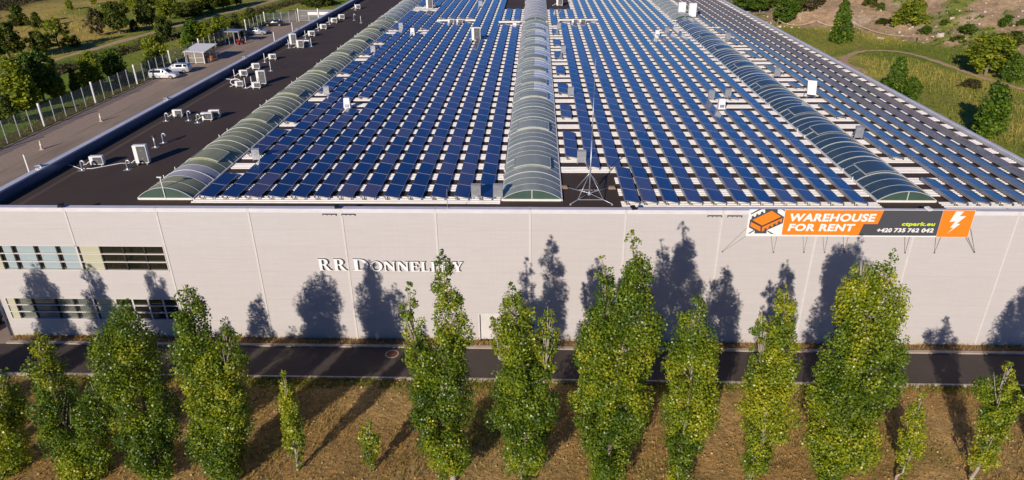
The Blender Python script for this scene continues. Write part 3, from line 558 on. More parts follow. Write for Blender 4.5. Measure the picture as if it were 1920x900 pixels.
for ch, wd in zip('ONNELLEY', (150, 150, 150, 122, 112, 112, 122, 138)):
    letter(ch, zx(x), zx(x+wd-12), 5.08, 5.74); x += wd

# ------------------------------------------------------------------ banner on the wall
bn = thing('banner', 'long orange and grey advertising banner tied along the top of the front wall', 'banner', (12.7, -.09, 7.54))
BO = (12.7, -.09, 7.54)
def W(px, py): p = at_y(px, py, -.09); return (p[0], p[2])
def Wl(X, Yz): return W(1390+X/13.85, 385+Yz/13.85)
def Wb(X, Yz): return W(1740+X/9.47, 385+Yz/9.47)
lay = [0]
def decal(name, pts, mat, lv, parent=None):
    b = MB(BO); y = -.09-.004*lv; b.prism(pts, y, y+.003); o = b.build(name, mat, parent or bn, fix=True); return o
b = MB(BO); b.box(12.66, 25.22, -.092, -.08, 7.52, 9.2); b.build('banner_cloth', 'banner_white', bn)
Z0, Z1 = 7.60, 9.175
decal('grey_field', [(18.5, Z0), (23.43, Z0), (23.43, Z1), (18.5, Z1)], 'banner_grey', 1)
decal('orange_field', [(14.69, Z0+.02), (19.04, Z0+.02), (19.2, 8.325), (19.98, 8.325), (20.16, Z1+.004), (14.67, Z1+.004)], 'banner_orange', 2)
decal('orange_field', [(23.44, 7.535), (25.2, 7.535), (25.2, 9.19), (23.44, 9.19)], 'banner_orange', 2)
decal('lightning_emblem', [Wb(*q) for q in [(500, 108), (638, 108), (562, 190), (675, 192), (508, 322), (570, 330), (345, 490), (448, 396), (392, 392), (488, 280), (380, 294)]], 'banner_white', 4)
em = decal('warehouse_emblem', [Wl(*q) for q in [(195, 570), (225, 372), (618, 190), (618, 96), (945, 96), (945, 192), (1110, 296), (1078, 462), (662, 645), (650, 730), (340, 730), (348, 655)]], 'banner_grey', 1)
for q in ([(290, 380), (790, 140), (1030, 292), (540, 520)], [(250, 430), (495, 555), (490, 672), (232, 540)], [(545, 560), (1065, 330), (1050, 425), (1015, 445), (1000, 395), (945, 425), (930, 490), (890, 500), (885, 460), (830, 480), (815, 545), (780, 560), (775, 515), (715, 545), (700, 600), (655, 620), (655, 575), (600, 600), (580, 660), (530, 672)]): decal('orange_face', [Wl(*p) for p in q], 'banner_orange', 3, em)
for q in ([(268, 395), (540, 535), (1045, 300), (1062, 318), (545, 552), (255, 415)],): decal('edge_line', [Wl(*p) for p in q], 'banner_maroon', 4, em)
for q in ([(250, 210), (470, 92), (550, 92), (250, 240)], [(262, 345), (270, 285), (325, 262), (325, 305), (380, 280), (390, 232), (440, 208), (440, 252), (500, 225), (510, 178), (570, 150), (570, 195), (600, 195), (280, 372)], [(1030, 92), (1135, 120), (1135, 160)], [(165, 730), (320, 640), (345, 655), (215, 735)], [(680, 650), (850, 745), (775, 745), (665, 670)]): decal('stripe', [Wl(*p) for p in q], 'banner_grey', 2, em)
def text_part(name, body, x0, x1, z0, z1, mat, lv, shear=.12, off=.042):
    cu = bpy.data.curves.new(name, 'FONT'); cu.body = body; cu.shear = shear; cu.offset = off; cu.space_character = 1.08; cu.resolution_u = 4
    o = bpy.data.objects.new(name, cu); col.objects.link(o); me = bpy.data.meshes.new_from_object(o.evaluated_get(bpy.context.evaluated_depsgraph_get())); bpy.data.objects.remove(o)
    V = np.zeros(len(me.vertices)*3); me.vertices.foreach_get('co', V); V = V.reshape(-1, 3); a = V.min(0); c = V.max(0)
    U = np.stack([x0+(V[:, 0]-a[0])/(c[0]-a[0])*(x1-x0)-BO[0], np.full(len(V), -.004*lv), z0+(V[:, 1]-a[1])/(c[1]-a[1])*(z1-z0)-BO[2]], -1); me.vertices.foreach_set('co', U.ravel()); me.update()
    me.materials.clear(); me.materials.append(M[mat]); inst(name, me, bn)
text_part('lettering', 'WAREHOUSE', 14.98, 19.80, 8.47, 8.97, 'banner_white', 4); text_part('lettering', 'FOR RENT', 14.98, 18.75, 7.86, 8.33, 'banner_white', 4)
text_part('lettering', 'ctpark.eu', 21.33, 23.19, 8.16, 8.46, 'banner_lime', 4, .1, .042); 
for wd, xa, xb in (('+420', 20.02, 20.86), ('735', 20.98, 21.62), ('762', 21.74, 22.38), ('042', 22.52, 23.19)): text_part('lettering', wd, xa, xb, 7.81, 8.08, 'banner_white', 4, .1, .042)
for a, e in [((1404, 424), (1355, 472)), ((1400, 442), (1355, 473)), ((1446, 443), (1450, 474)), ((1457, 443), (1451, 474)), ((1506, 443), (1507, 474)), ((1514, 443), (1508, 474)), ((1543, 443), (1546, 474)), ((1552, 443), (1547, 474)), ((1581, 443), (1583, 474)), ((1591, 443), (1584, 474)), ((1697, 444), (1697, 475)), ((1706, 444), (1698, 475)), ((1755, 445), (1753, 475)), ((1764, 445), (1753, 475)), ((1811, 445), (1827, 474)), ((1815, 445), (1828, 474)), ((1820, 427), (1829, 474))]:
    A = W(*a); E = W(*e); b = MB(BO); b.tube([(A[0], -.085, A[1]), (E[0], -.02, E[1])], .009, 4); b.build('guy_rope', 'rope_dark', bn)
for e in [(1355, 473), (1451, 474), (1508, 474), (1547, 474), (1584, 474), (1698, 475), (1753, 475), (1828, 474)]:
    E = W(*e); b = MB(BO); b.box(E[0]-.04, E[0]+.04, -.045, -.005, E[1]-.025, E[1]+.025); b.build('rope_anchor', 'dark_grille', bn)

# ------------------------------------------------------------------ roof equipment
def ac_proto(w, h, d, fans=1):
    t = thing('air_conditioner', 'x', 'air conditioner'); b = MB(); b.box(-w/2, w/2, -d/2, d/2, .1, h); b.build('casing', 'ac_white', t, bevel=.02)
    x0, x1 = -w*.22, w*.44; z0, z1 = .16, h-.07
    b = MB(); b.box(x0, x1, -d/2-.012, -d/2-.001, z0, z1); gr = b.build('grille', 'dark_grille', t)
    n = max(5, int((z1-z0)/.075))
    b = MB()
    for k in range(n): z = z0+(k+.5)*(z1-z0)/n; b.box(x0, x1, -d/2-.02, -d/2-.013, z-.011, z+.011)
    b.build('louvres', 'slat_grey', gr)
    for f in range(fans):
        zc = z0+(f+.5)*(z1-z0)/fans; b = MB(); r = min((x1-x0)/2, (z1-z0)/fans/2)*.8
        b.tube([((x0+x1)/2, -d/2-.0215, zc), ((x0+x1)/2, -d/2-.03, zc)], r*.25, 12); b.build('fan_hub', 'slat_grey', gr)
    for s in (-.36, .36): b = MB(); b.box(s*w-.04, s*w+.04, -d/2-.08, d/2+.08, 0, .1); b.build('foot', 'galvanised', t)
    b = MB(); b.tube([(-w/2, 0, .3), (-w/2-.15, 0, .28), (-w/2-.35, .02, .12), (-w/2-.6, .05, .05)], .028, 6); b.build('pipe', 'white_paint', t, smooth=True)
    return t
AC = {'s': ac_proto(.92, .72, .36), 't': ac_proto(.92, 1.42, .38, 2), 'm': ac_proto(.80, .62, .34), 'h': ac_proto(.95, 1.05, .40, 1)}
used = {k: False for k in AC}
def place_ac(kind, px, py, rz, label, group=None, sc=1.):
    o = AC[kind] if not used[kind] else copy_tree(AC[kind]); used[kind] = True; p = roof(px, py); o.location = (p[0], p[1], RZ+.002); o.rotation_euler = (0, 0, rz); o.scale = (sc,)*3; tag(o, label, 'air conditioner', group or 'rooftop air conditioners'); return o
place_ac('s', 185, 310, .12, 'squat white air conditioner nearest the front left corner of the roof')
place_ac('t', 270, 307, .12, 'tall white air conditioner standing beside the left skylight near the front')
place_ac('s', 335, 219, .1, 'small white air conditioner right of a bent vent pipe, left roof strip', sc=.9)
place_ac('s', 390, 226, .1, 'front white air conditioner of a pair set one behind the other'); place_ac('s', 404, 221, .1, 'rear white air conditioner of a pair set one behind the other')
place_ac('m', 450, 163, .15, 'small white air conditioner with a loop of white hose at its side'); place_ac('m', 482, 166, .1, 'small white air conditioner in front of a tall unit', sc=1.05)
place_ac('t', 492, 158, .1, 'tall white air conditioner in the middle of the left roof strip'); place_ac('m', 458, 143, .1, 'small white air conditioner close to the left parapet, behind the hose unit', sc=1.1)
place_ac('m', 481, 130, .1, 'small white air conditioner with curled pipe, beside a thin vent pole', sc=1.1); place_ac('m', 512, 112, .1, 'lone small white air conditioner in front of the three-unit cluster', sc=1.1)
place_ac('t', 551, 84, .1, 'tall white air conditioner of the three-unit cluster'); place_ac('h', 564, 90, .1, 'grey-fronted air conditioner of the three-unit cluster', sc=.95); place_ac('m', 576, 86, -.3, 'small white air conditioner at the right of the three-unit cluster', sc=1.2)
for k, (px, py) in enumerate([(585, 68), (607, 55), (627, 43), (641, 36), (671, 17)]): place_ac('m', px, py, .1, f'{ordinal(k)} small air conditioner in the line behind the three-unit cluster', sc=1.2)
place_ac('t', 806, 17, .05, 'white twin-fan air conditioner behind the left solar field near the skylight', sc=1.25); place_ac('t', 1049, 11, 0, 'white air conditioner on bare roof right behind the middle skylight', sc=1.2)
place_ac('t', 893, 77, .05, 'tall air conditioner standing among the panels of the left solar field', sc=1.25)
for k, (px, py) in enumerate([(846, 45), (862, 45)]): place_ac('s', px, py, 0, ('left' if k == 0 else 'right')+' air conditioner of the pair on the left field walkway')
for k, (px, py) in enumerate([(1398, 45), (1412, 45)]): place_ac('s', px-320+0, py, 0, ('left' if k == 0 else 'right')+' air conditioner of the pair on the right field walkway')
# vent pipes
def vent(px, py, kind, h, label, rz=0., sc=1.):
    p = roof(px, py); t = thing('vent_pipe', label, 'vent pipe', (p[0], p[1], RZ+.002), rz, 'roof vent pipes'); t.scale = (sc,)*3
    b = MB(); b.box(-.24, .24, -.2, .2, 0, .02); b.build('flange', 'galvanised', t)
    r = .065
    if kind == 'goose': path = [(0, 0, .02), (0, 0, h*.7)]+[(.13-.13*math.cos(a), 0, h*.7+.16*math.sin(a)) for a in (.4, .8, 1.2, 1.6, 2.0, 2.4, 2.8, 3.14)]+[(.26, 0, h*.62)]
    else: path = [(0, 0, .02), (0, 0, h)]
    b = MB(); b.tube(path, r if kind != 'pole' else .035, 10); b.build('pipe', 'galvanised' if kind != 'pole' else 'white_paint', t, smooth=True)
    if kind == 'hood': b = MB(); b.tube([(0, 0, h-.02), (0, 0, h+.05), (0, 0, h+.1)], [.14, .15, .05], 12); b.build('hood', 'dark_grille', t, smooth=True)
    b = MB(); b.tube([(0, 0, .02), (0, 0, .1)], [.11, .07], 10); b.build('collar', 'galvanised', t)
vent(155, 319, 'goose', .75, 'bent vent pipe left of the squat front air conditioner'); vent(240, 318, 'goose', .75, 'bent vent pipe left of the tall front air conditioner')
vent(292, 276, 'hood', .85, 'straight vent pipe with dark hood behind the tall front air conditioner'); vent(307, 268, 'goose', .85, 'bent vent pipe just right of the dark-hooded one')
vent(312, 227, 'goose', .75, 'bent vent pipe left of a lone small air conditioner'); vent(354, 226, 'goose', .95, 'taller bent pipe of two in front of the paired air conditioners'); vent(371, 230, 'goose', .8, 'bent pipe touching the front unit of the paired air conditioners')
for px, py, lb in [(441, 149, 'thin vent pole near the parapet, left of a small air conditioner'), (473, 163, 'vent pole left of the small unit before the tall one'), (461, 165, 'vent pole beside the white hose loop'), (508, 133, 'lone thin pole with square base, right of the curled-pipe unit'), (497, 117, 'vent pole left of the lone small air conditioner'), (573, 72, 'vent pole left of the first unit in the far line'), (584, 87, 'vent pole right of the three-unit cluster'), (597, 58, 'vent pole left of the second unit in the far line'), (618, 46, 'vent pole left of the third unit in the far line'), (677, 43, 'tall thin pole alone at the far end of the left roof strip'), (666, 19, 'vent pole beside the farthest air conditioner'), (542, 90, 'vent pole left of the three-unit cluster')]: vent(px, py, 'pole', 1.05, lb)
vent(664, 38, 'goose', 1.1, 'white hooked vent pipe near the far end of the left roof strip')
p = [roof(*q, .03) for q in [(108, 312), (130, 309), (142, 313), (150, 316), (172, 316), (200, 311), (226, 306), (248, 306), (258, 301)]]
b = MB(p[0]); b.tube([tuple(q) for q in p], .028, 6); tag(b.build('roof_cable', 'white_paint', smooth=True), 'white cable snaking across the dark roof past the front air conditioners', 'cable').location = p[0]
c0 = roof(443, 160, .0); b = MB(c0); b.tube([(c0[0]+.55*math.cos(a), c0[1]+.1*math.sin(a), RZ+.35+.3*math.sin(a)) for a in np.linspace(-.3, 5.6, 16)], .04, 6); tag(b.build('hose_loop', 'white_paint', smooth=True), 'loop of white hose beside a small air conditioner', 'hose').location = c0
p = [roof(*q, .03) for q in [(409, 146), (425, 148), (440, 149)]]; b = MB(p[0]); b.tube([tuple(q) for q in p], .03, 6); tag(b.build('roof_cable', 'white_paint', smooth=True), 'white cable running from the left parapet to a vent pole', 'cable').location = p[0]
# grey folded sheet cowls standing among the panels
def cowl_proto():
    t = thing('sheet_cowl', 'x', 'vent cowl'); b = MB(); b.add([(-.28, -.06, .9), (.28, -.06, .9), (.28, .1, .98), (-.28, .1, .98), (-.28, -.03, .15), (.28, -.03, .15), (.28, .0, .15), (-.28, .0, .15)], [(0, 1, 2, 3), (0, 4, 5, 1), (3, 2, 6, 7), (1, 5, 6, 2), (0, 3, 7, 4), (4, 7, 6, 5)]); b.build('plate', 'galvanised', t, fix=True)
    for s in (-.25, .25): b = MB(); b.bar((s, .0, .07), (s, .04, .3), .03, .03); b.bar((s, .45, .07), (s, .05, .75), .025, .025); b.bar((s, .0, .07), (s, .45, .07), .025, .025); b.build('stay', 'rail_metal', t)
    return t
CW = [cowl_proto(), False]
def cowl(px, py, label, sc=1., z=.06):
    o = CW[0] if not CW[1] else copy_tree(CW[0]); CW[1] = True; p = roof(px, py, z); o.location = (p[0], p[1], RZ+z); o.scale = (sc,)*3; tag(o, label, 'vent cowl', 'grey sheet cowls among the panels')
for px, py, lb, sc in [(482, 303, 'grey sheet cowl beside the left skylight near the front', 1.), (893, 374, 'left of two grey cowls at the front edge by the middle skylight', 1.05), (934, 374, 'right of two grey cowls at the front edge by the middle skylight', 1.05), (1090, 309, 'grey cowl beside the first long row right of the middle skylight', 1.1), (613, 180, 'grey cowl beside white sheets at the left skylight, middle distance', 1.), (700, 100, 'grey cowl beside the left skylight farther back', 1.), (752, 56, 'farthest grey cowl beside the left skylight', 1.05), (650, 0, None, 1), (1062, 203, None, 1), (1333, 188, 'left of two grey cowls flanking a white box, right field', 1.), (1364, 186, 'right of two grey cowls flanking a white box, right field', 1.), (1608, 262, 'grey cowl behind the right skylight near the front right corner', 1.1), (1456, 146, 'grey cowl behind the right skylight in the middle distance', 1.1), (1364, 77, 'grey cowl behind the right skylight far back', 1.1), (1070, 182, 'grey cowl in the gap beside the middle skylight, second from the front', 1.), (1056, 101, 'grey cowl in the gap beside the middle skylight, third from the front', 1.), (1250, 65, 'grey cowl far back in the right solar field', 1.), (1048, 56, 'grey cowl beside the middle skylight, farthest of the gap', 1.), (901, 14, 'grey cowl at the far end of the left solar field', 1.2), (776, 67, None, 1.)]:
    if lb: cowl(px, py, lb, sc)
# white boxes on the array
def roof_box(px, py, w, h, d, label, tilt=0., name='vent_box'):
    p = roof(px, py, .07); t = thing(name, label, 'vent box', (p[0], p[1], RZ+.068)); b = MB(); b.add([(-w/2, -d/2, 0), (w/2, -d/2, 0), (w/2, d/2, 0), (-w/2, d/2, 0), (-w*.42, -d*.3, h), (w*.42, -d*.3, h), (w*.42, d*.45, h), (-w*.42, d*.45, h)], [(0, 3, 2, 1), (4, 5, 6, 7), (0, 1, 5, 4), (1, 2, 6, 5), (2, 3, 7, 6), (3, 0, 4, 7)]); b.build('housing', 'white_paint', t, bevel=.02)
    b = MB(); b.box(-w*.3, w*.3, -d*.5-.012, -d*.5+.05, h*.15, h*.45); b.build('louvre', 'galvanised', t); b = MB(); b.box(-w*.62, w*.62, -d*.62, d*.62, -.012, -.001); b.build('base_plate', 'white_sheet', t)
roof_box(1352, 203, .62, .85, .55, 'white louvred vent box between two grey cowls, right solar field'); roof_box(652, 203, .62, .95, .5, 'white louvred vent box in a gap of the left solar field')
roof_box(774, 65, .6, .9, .5, 'white vent box in the far left of the left solar field'); roof_box(1232, 68, .6, .8, .5, 'white vent box far back in the right solar field')
roof_box(965, 50, .6, .5, .5, 'small white vent box beside the middle skylight at the far walkway')
# tilted white plate on stays (field 3)
p = roof(1520, 184, .07); t = thing('tilted_panel', 'white rectangular plate propped on metal stays behind the right skylight', 'plate', (p[0], p[1], RZ+.068)); b = MB(); b.add([(-.38, 0, .35), (.38, -.1, .3), (.36, .12, 1.55), (-.42, .22, 1.6), (-.38, .04, .35), (.38, -.06, .3), (.36, .16, 1.55), (-.42, .26, 1.6)], [(0, 1, 2, 3), (4, 7, 6, 5), (0, 4, 5, 1), (1, 5, 6, 2), (2, 6, 7, 3), (3, 7, 4, 0)]); b.build('plate', 'white_paint', t, fix=True)
for s in (-.36, .36): b = MB(); b.bar((s, 0, 0), (s, .02, .4), .04, .04); b.bar((s, .9, 0), (s, .2, 1.2), .035, .035); b.bar((s, 0, .02), (s, .9, .02), .035, .035); b.build('stay', 'galvanised', t)
for k, (px, py) in enumerate([(1277, 30), (1297, 32)]):
    p = roof(px, py, .07); t = thing('duct_box', ('left' if k == 0 else 'right')+' of two tall white boxes behind the right skylight far back', 'duct box', (p[0], p[1], RZ+.06), 0, 'tall white boxes far back'); b = MB(); b.box(-.55, .55, -.4, .4, .12, 2.1); b.build('housing', 'white_paint', t, bevel=.03); b = MB(); b.box(-.6, .6, -.45, .45, 0, .12); b.build('plinth', 'galvanised', t); b = MB(); b.box(.551, .57, -.3, .3, .4, 1.7); b.build('grille', 'dark_grille', t)
# walkway kerb sheets across the fields
for (x0, x1, y, lb) in ((-14.7, -8.8, 72.4, 'white box-section rail along the far walkway, left solar field'), (3.7, 9.7, 72.2, 'white box-section rail along the far walkway, right solar field'), (-5.2, -2.0, 70.6, 'white box-section rail beside the far end of the middle skylight')):
    t = thing('walkway_rail', lb, 'rail', (x0, y, RZ)); b = MB(); b.box(0, x1-x0, -.25, .25, .3, .5); b.build('beam', 'white_sheet', t, bevel=.02)
    for k in range(4): b = MB(); xx = .2+k*(x1-x0-.4)/3; b.box(xx-.05, xx+.05, -.2, .2, .0, .3); b.build('support', 'rail_metal', t)

# antenna mast on a ballasted tripod
mb_ = roof(1105, 363, .2); mx0, my0 = 3.86, 3.67
mt = thing('antenna_mast', 'tall thin metal mast on a braced four-legged base at the front roof edge', 'mast', (mx0, my0, RZ+.002))
b = MB(); b.tube([(0, 0, .22), (.01, 0, 1.6), (.02, 0, 3.6)], .045, 8); b.tube([(.02, 0, 3.6), (.03, 0, 6.2)], .032, 8); b.tube([(.03, 0, 6.2), (.04, 0, 8.5)], .018, 6); b.build('pole', 'galvanised', mt, smooth=True)
b = MB(); b.tube([(0, 0, .1), (0, 0, .24), (0, 0, .32)], [.13, .1, .05], 8); b.build('hub', 'galvanised', mt)
feet = [(-1.34, 1.29), (1.35, 1.22), (-1.22, -1.42), (1.30, -1.40)]
for (fx, fy) in feet:
    b = MB(); b.tube([(0, 0, .2), (fx, fy, .06)], .032, 6); b.build('leg', 'galvanised', mt, smooth=True)
    b = MB(); b.tube([(fx*.62, fy*.62, .12), (.0, .0, 1.55)], .024, 6); b.build('brace', 'galvanised', mt, smooth=True)
    b = MB(); b.tube([(fx, fy, 0), (fx, fy, .09)], [.07, .05], 8); b.build('foot', 'galvanised', mt)
for a, c in ((2, 3), (0, 1)): b = MB(); b.tube([(feet[a][0]*.6, feet[a][1]*.6, .1), (feet[c][0]*.6, feet[c][1]*.6, .1)], .02, 6); b.build('tie_bar', 'galvanised', mt)
for k in (0, 1):
    s = -1 if k == 0 else 1; x, y = mx0+feet[k][0]+s*.18, my0+feet[k][1]; o = MB((x, y, RZ)); vs = []
    o.box(x-.24, x+.24, y-.17, y+.17, RZ+.003, RZ+.1); o.box(x-.2, x+.2, y-.14, y+.14, RZ+.1, RZ+.17); ob = o.build('ballast_bag', 'ballast', bevel=.03); ob.location = (x, y, RZ); tag(ob, ('left' if k == 0 else 'right')+' brown ballast bag weighing down the antenna mast leg', 'ballast bag')
# camera pole by the left skylight
p = roof(312, 374); t = thing('camera_pole', 'thin white pole with a small camera at the front of the left skylight', 'camera', (p[0], p[1]-.06, RZ)); b = MB(); b.tube([(0, 0, 0), (-.02, 0, 1.55)], .035, 8); b.build('pole', 'white_paint', t); b = MB(); b.tube([(.06, 0, 1.5), (-.2, -.08, 1.54)], .045, 8); b.build('camera', 'white_paint', t); b = MB(); b.tube([(-.2, -.08, 1.54), (-.25, -.1, 1.55)], .05, 8); b.build('lens', 'black', t)
p = at_z(705, 388, 9.12)
t = thing('lightning_rod', 'thin short rod rising from the parapet in front of the left solar field', 'rod', (p[0]+4.2, .18, WT)); b = MB(); b.tube([(0, 0, 0), (0, 0, 1.15)], .015, 6); b.build('rod', 'galvanised', t); b = MB(); b.box(-.05, .05, -.05, .05, 0, .03); b.build('base', 'galvanised', t)
def sec_cam(x, y, z, rz, label, mat='black'):
    t = thing('floodlight', label, 'floodlight', (x, y, z), rz, 'lamps on the parapet'); b = MB(); b.box(-.05, .05, -.05, .05, 0, .14); b.build('bracket', 'galvanised', t); b = MB(); b.bar((0, .05, .16), (0, -.32, .10), .28, .10); b.build('head', mat, t, fix=True, bevel=.015); b = MB(); b.bar((0, .0, .11), (0, -.28, .055), .22, .012); b.build('lamp_glass', 'car_glass', t)
for (px, lb, mt_) in ((118, 'dark floodlight on the front parapet at the far left', 'black'), (634, 'dark floodlight on the front parapet above the wall letters', 'black'), (1184, 'dark floodlight on the front parapet right of the antenna mast', 'black'), (1727, 'white floodlight on the front parapet above the banner', 'ac_white')): p = at_z(px, 386, WT); sec_cam(p[0], .12, WT+.001, .3, lb, mt_)
for k, (px, py) in enumerate([(69, 313), (314, 186), (450, 108), (568, 55)]): p = at_z(px, py, WT); sec_cam(XL+.12, p[1], WT+.001, -1.4, f'{ordinal(k)} small lamp along the left parapet from the front', 'galvanised')
# ------------------------------------------------------------------ yard: fence, gate, cars, shelters, cones
def gz(x, y): return .034
def fence_line(label, pts, hh, step, thick_every, bars=True):
    t = thing('fence', label, 'fence', (pts[0][0], pts[0][1], .02)); o = (pts[0][0], pts[0][1], .02)
    for (ax, ay), (bx, by) in zip(pts[:-1], pts[1:]):
        Ln = math.hypot(bx-ax, by-ay); n = max(1, round(Ln/step)); dx, dy = (bx-ax)/n, (by-ay)/n
        for k in range(n+1):
            x, y = ax+dx*k, ay+dy*k; big = thick_every and k % thick_every == 0; b = MB(o)
            if big: b.box(x-.1, x+.1, y-.1, y+.1, .02, hh+.2); b.box(x-.115, x+.115, y-.115, y+.115, hh+.2, hh+.24); b.build('thick_post', 'white_paint', t)
            else: b.box(x-.045, x+.045, y-.045, y+.045, .02, hh); b.build('post', 'galvanised', t)
            if k < n:
                b = MB(o); x2, y2 = x+dx, y+dy; s = .1/math.hypot(dx, dy); b.add([(x+dx*s, y+dy*s, .08), (x2-dx*s, y2-dy*s, .08), (x2-dx*s, y2-dy*s, hh-.05), (x+dx*s, y+dy*s, hh-.05)], [(0, 1, 2, 3)]); b.build('mesh_panel', 'wire_mesh', t)
    return t
fence_line('tall wire mesh fence with white posts along the yard on the left', [(-61.75, 12.5), (-61.75, 125.6)], 2.75, 2.262, 5)
fence_line('wire mesh fence closing the far end of the yard beside the gate', [(-61.6, 126.2), (-55.7, 129.6)], 2.6, 1.7, 0)
ga = thing('sliding_gate', 'wide mesh gate with two white signs at the far end of the yard', 'gate', (-55.5, 130.6, .03)); o = (-55.5, 130.6, .03)
for x in (-55.5, -50.8, -44.8, -39): b = MB(o); b.box(x-.1, x+.1, 130.5, 130.7, .03, 3.0); b.build('gate_post', 'white_paint', ga)
for x0, x1 in ((-55.4, -50.9), (-50.7, -44.9), (-44.7, -39.1)):
    b = MB(o); b.box(x0, x1, 130.57, 130.63, .25, .33); b.box(x0, x1, 130.57, 130.63, 2.5, 2.58); b.box(x0, x1, 130.57, 130.63, 1.3, 1.36); b.build('rail', 'galvanised', ga); b = MB(o); b.add([(x0, 130.6, .35), (x1, 130.6, .35), (x1, 130.6, 2.48), (x0, 130.6, 2.48)], [(0, 1, 2, 3)]); b.build('mesh_panel', 'wire_mesh', ga)
for x0, x1 in ((-53.2, -50.95), (-50.5, -48.2)): b = MB(o); b.box(x0, x1, 130.5, 130.54, 1.55, 2.2); b.build('sign_board', 'white_paint', ga)
t = thing('lattice_frame', 'tall open metal frame standing by the far end of the yard', 'frame', (-45, 148, .03)); o = (-45, 148, .03)
for x in (-47, -45.6, -44.2, -42.8):
    for y in (147, 149): b = MB(o); b.box(x-.06, x+.06, y-.06, y+.06, .03, 4.6); b.build('post', 'galvanised', t)
b = MB(o); b.box(-47.2, -42.6, 146.8, 149.2, 4.6, 4.72); b.build('top_frame', 'galvanised', t)
# cars
def car(loc, rz, kind, paint, label):
    t = thing('car', label, 'car', loc, rz, 'parked cars'); hw = .86
    # stations: x, z_sill, z_belt, hw_belt, z_top, hw_top
    if kind == 'wagon': S = [(-2.2, .42, .78, .70, .80, .62), (-2.12, .30, .92, .80, .96, .70), (-1.95, .24, .95, .84, 1.38, .60), (-1.3, .22, .95, .86, 1.48, .62), (0, .22, .94, .86, 1.49, .64), (.45, .22, .93, .86, 1.42, .62), (1.15, .22, .90, .85, .93, .72), (1.9, .25, .80, .80, .83, .68), (2.2, .40, .62, .68, .66, .58)]
    else: S = [(-2.15, .42, .80, .70, .84, .60), (-2.0, .28, .92, .82, .97, .68), (-1.5, .22, .95, .86, 1.20, .60), (-.9, .22, .95, .87, 1.42, .60), (0, .22, .94, .87, 1.46, .62), (.4, .22, .93, .86, 1.38, .60), (1.1, .22, .90, .85, .93, .72), (1.85, .25, .80, .80, .83, .66), (2.15, .40, .62, .68, .66, .58)]
    vs = []; fs = []; K = 8
    for x, zs, zb, wb, zt, wt in S: vs += [(x, -wb*.93, zs), (x, -wb, (zs+zb)/2), (x, -wb, zb), (x, -wt, zt), (x, wt, zt), (x, wb, zb), (x, wb, (zs+zb)/2), (x, wb*.93, zs)]
    for i in range(len(S)-1):
        for k in range(K): fs.append((i*K+k, (i+1)*K+k, (i+1)*K+(k+1) % K, i*K+(k+1) % K))
    fs += [tuple(range(K)), tuple(range((len(S)-1)*K, len(S)*K))[::-1]]
    b = MB(); b.add(vs, fs); bd = b.build('body', paint, t, fix=True); 
    for p in bd.data.polygons: p.use_smooth = True
    bd.data.set_sharp_from_angle(angle=.55)
    def lerp(a, c, f): return tuple(x*(1-f)+y*f for x, y in zip(a, c))
    def quad(nm, A, B, mat, off, lo=.12, hi=.86, sh=.06, par=t):
        # A,B station indices, side window between them
        for s in (-1, 1):
            a0 = (S[A][0], s*S[A][3], S[A][2]); a1 = (S[A][0], s*S[A][5], S[A][4]); b0 = (S[B][0], s*S[B][3], S[B][2]); b1 = (S[B][0], s*S[B][5], S[B][4]); q = [lerp(a0, a1, lo), lerp(b0, b1, lo), lerp(b0, b1, hi), lerp(a0, a1, hi)]
            c0 = [lerp(q[0], q[1], sh), lerp(q[0], q[1], 1-sh), lerp(q[3], q[2], 1-sh), lerp(q[3], q[2], sh)]; c0 = [(x, y+s*off, z+.004) for x, y, z in c0]; b = MB(); b.add(c0+[(x, y-s*.012, z) for x, y, z in c0], [(0, 1, 2, 3), (7, 6, 5, 4), (0, 4, 5, 1), (1, 5, 6, 2), (2, 6, 7, 3), (3, 7, 4, 0)]); b.build(nm, mat, par, fix=True)
    quad('side_window', 2, 3, 'car_glass', .012, .2); quad('side_window', 3, 4, 'car_glass', .012, .1, .88); quad('side_window', 4, 5, 'car_glass', .012, .1, .86, .05)
    def cross(nm, A, B, f0, f1, mat):
        q = []
        for s, f in ((-1, f0), (1, f0), (1, f1), (-1, f1)): a = (S[A][0], s*S[A][5]*.9, S[A][4]); c = (S[B][0], s*S[B][5]*.9, S[B][4]); q.append(lerp(a, c, f))
        n = (Vector(q[1])-Vector(q[0])).cross(Vector(q[3])-Vector(q[0])).normalized(); n = n if n.z > 0 else -n; q = [Vector(v)+n*.014 for v in q]; b = MB(); b.add(q+[v-n*.012 for v in q], [(0, 1, 2, 3), (7, 6, 5, 4), (0, 4, 5, 1), (1, 5, 6, 2), (2, 6, 7, 3), (3, 7, 4, 0)]); b.build(nm, mat, t, fix=True)
    cross('windscreen', 5, 6, .06, .92, 'car_glass'); cross('rear_window', 1, 2, .25, .95, 'car_glass') if kind == 'wagon' else cross('rear_window', 2, 3, -.0, .9, 'car_glass')
    for x in (-1.32, 1.36):
        for s in (-1, 1):
            b = MB(); b.tube([(x, s*.66, .31), (x, s*.875, .31)], .31, 16); wl = b.build('wheel', 'rubber', t); b = MB(); b.tube([(x, s*.86, .31), (x, s*.888, .31)], .2, 12); b.build('rim', 'alloy', wl)
    for s in (-1, 1):
        b = MB(); b.box(2.04, 2.15, s*.5-.14, s*.5+.14, .60, .72); b.build('headlight', 'head_lamp', t, bevel=.02); b = MB(); b.box(-2.19, -2.1, s*.62-.1, s*.62+.1, .68, .88); b.build('tail_light', 'tail_lamp', t, bevel=.02); b = MB(); b.box(.62, .8, s*.98-.09, s*.98+.09, .95, 1.08); b.build('mirror', paint, t, bevel=.02)
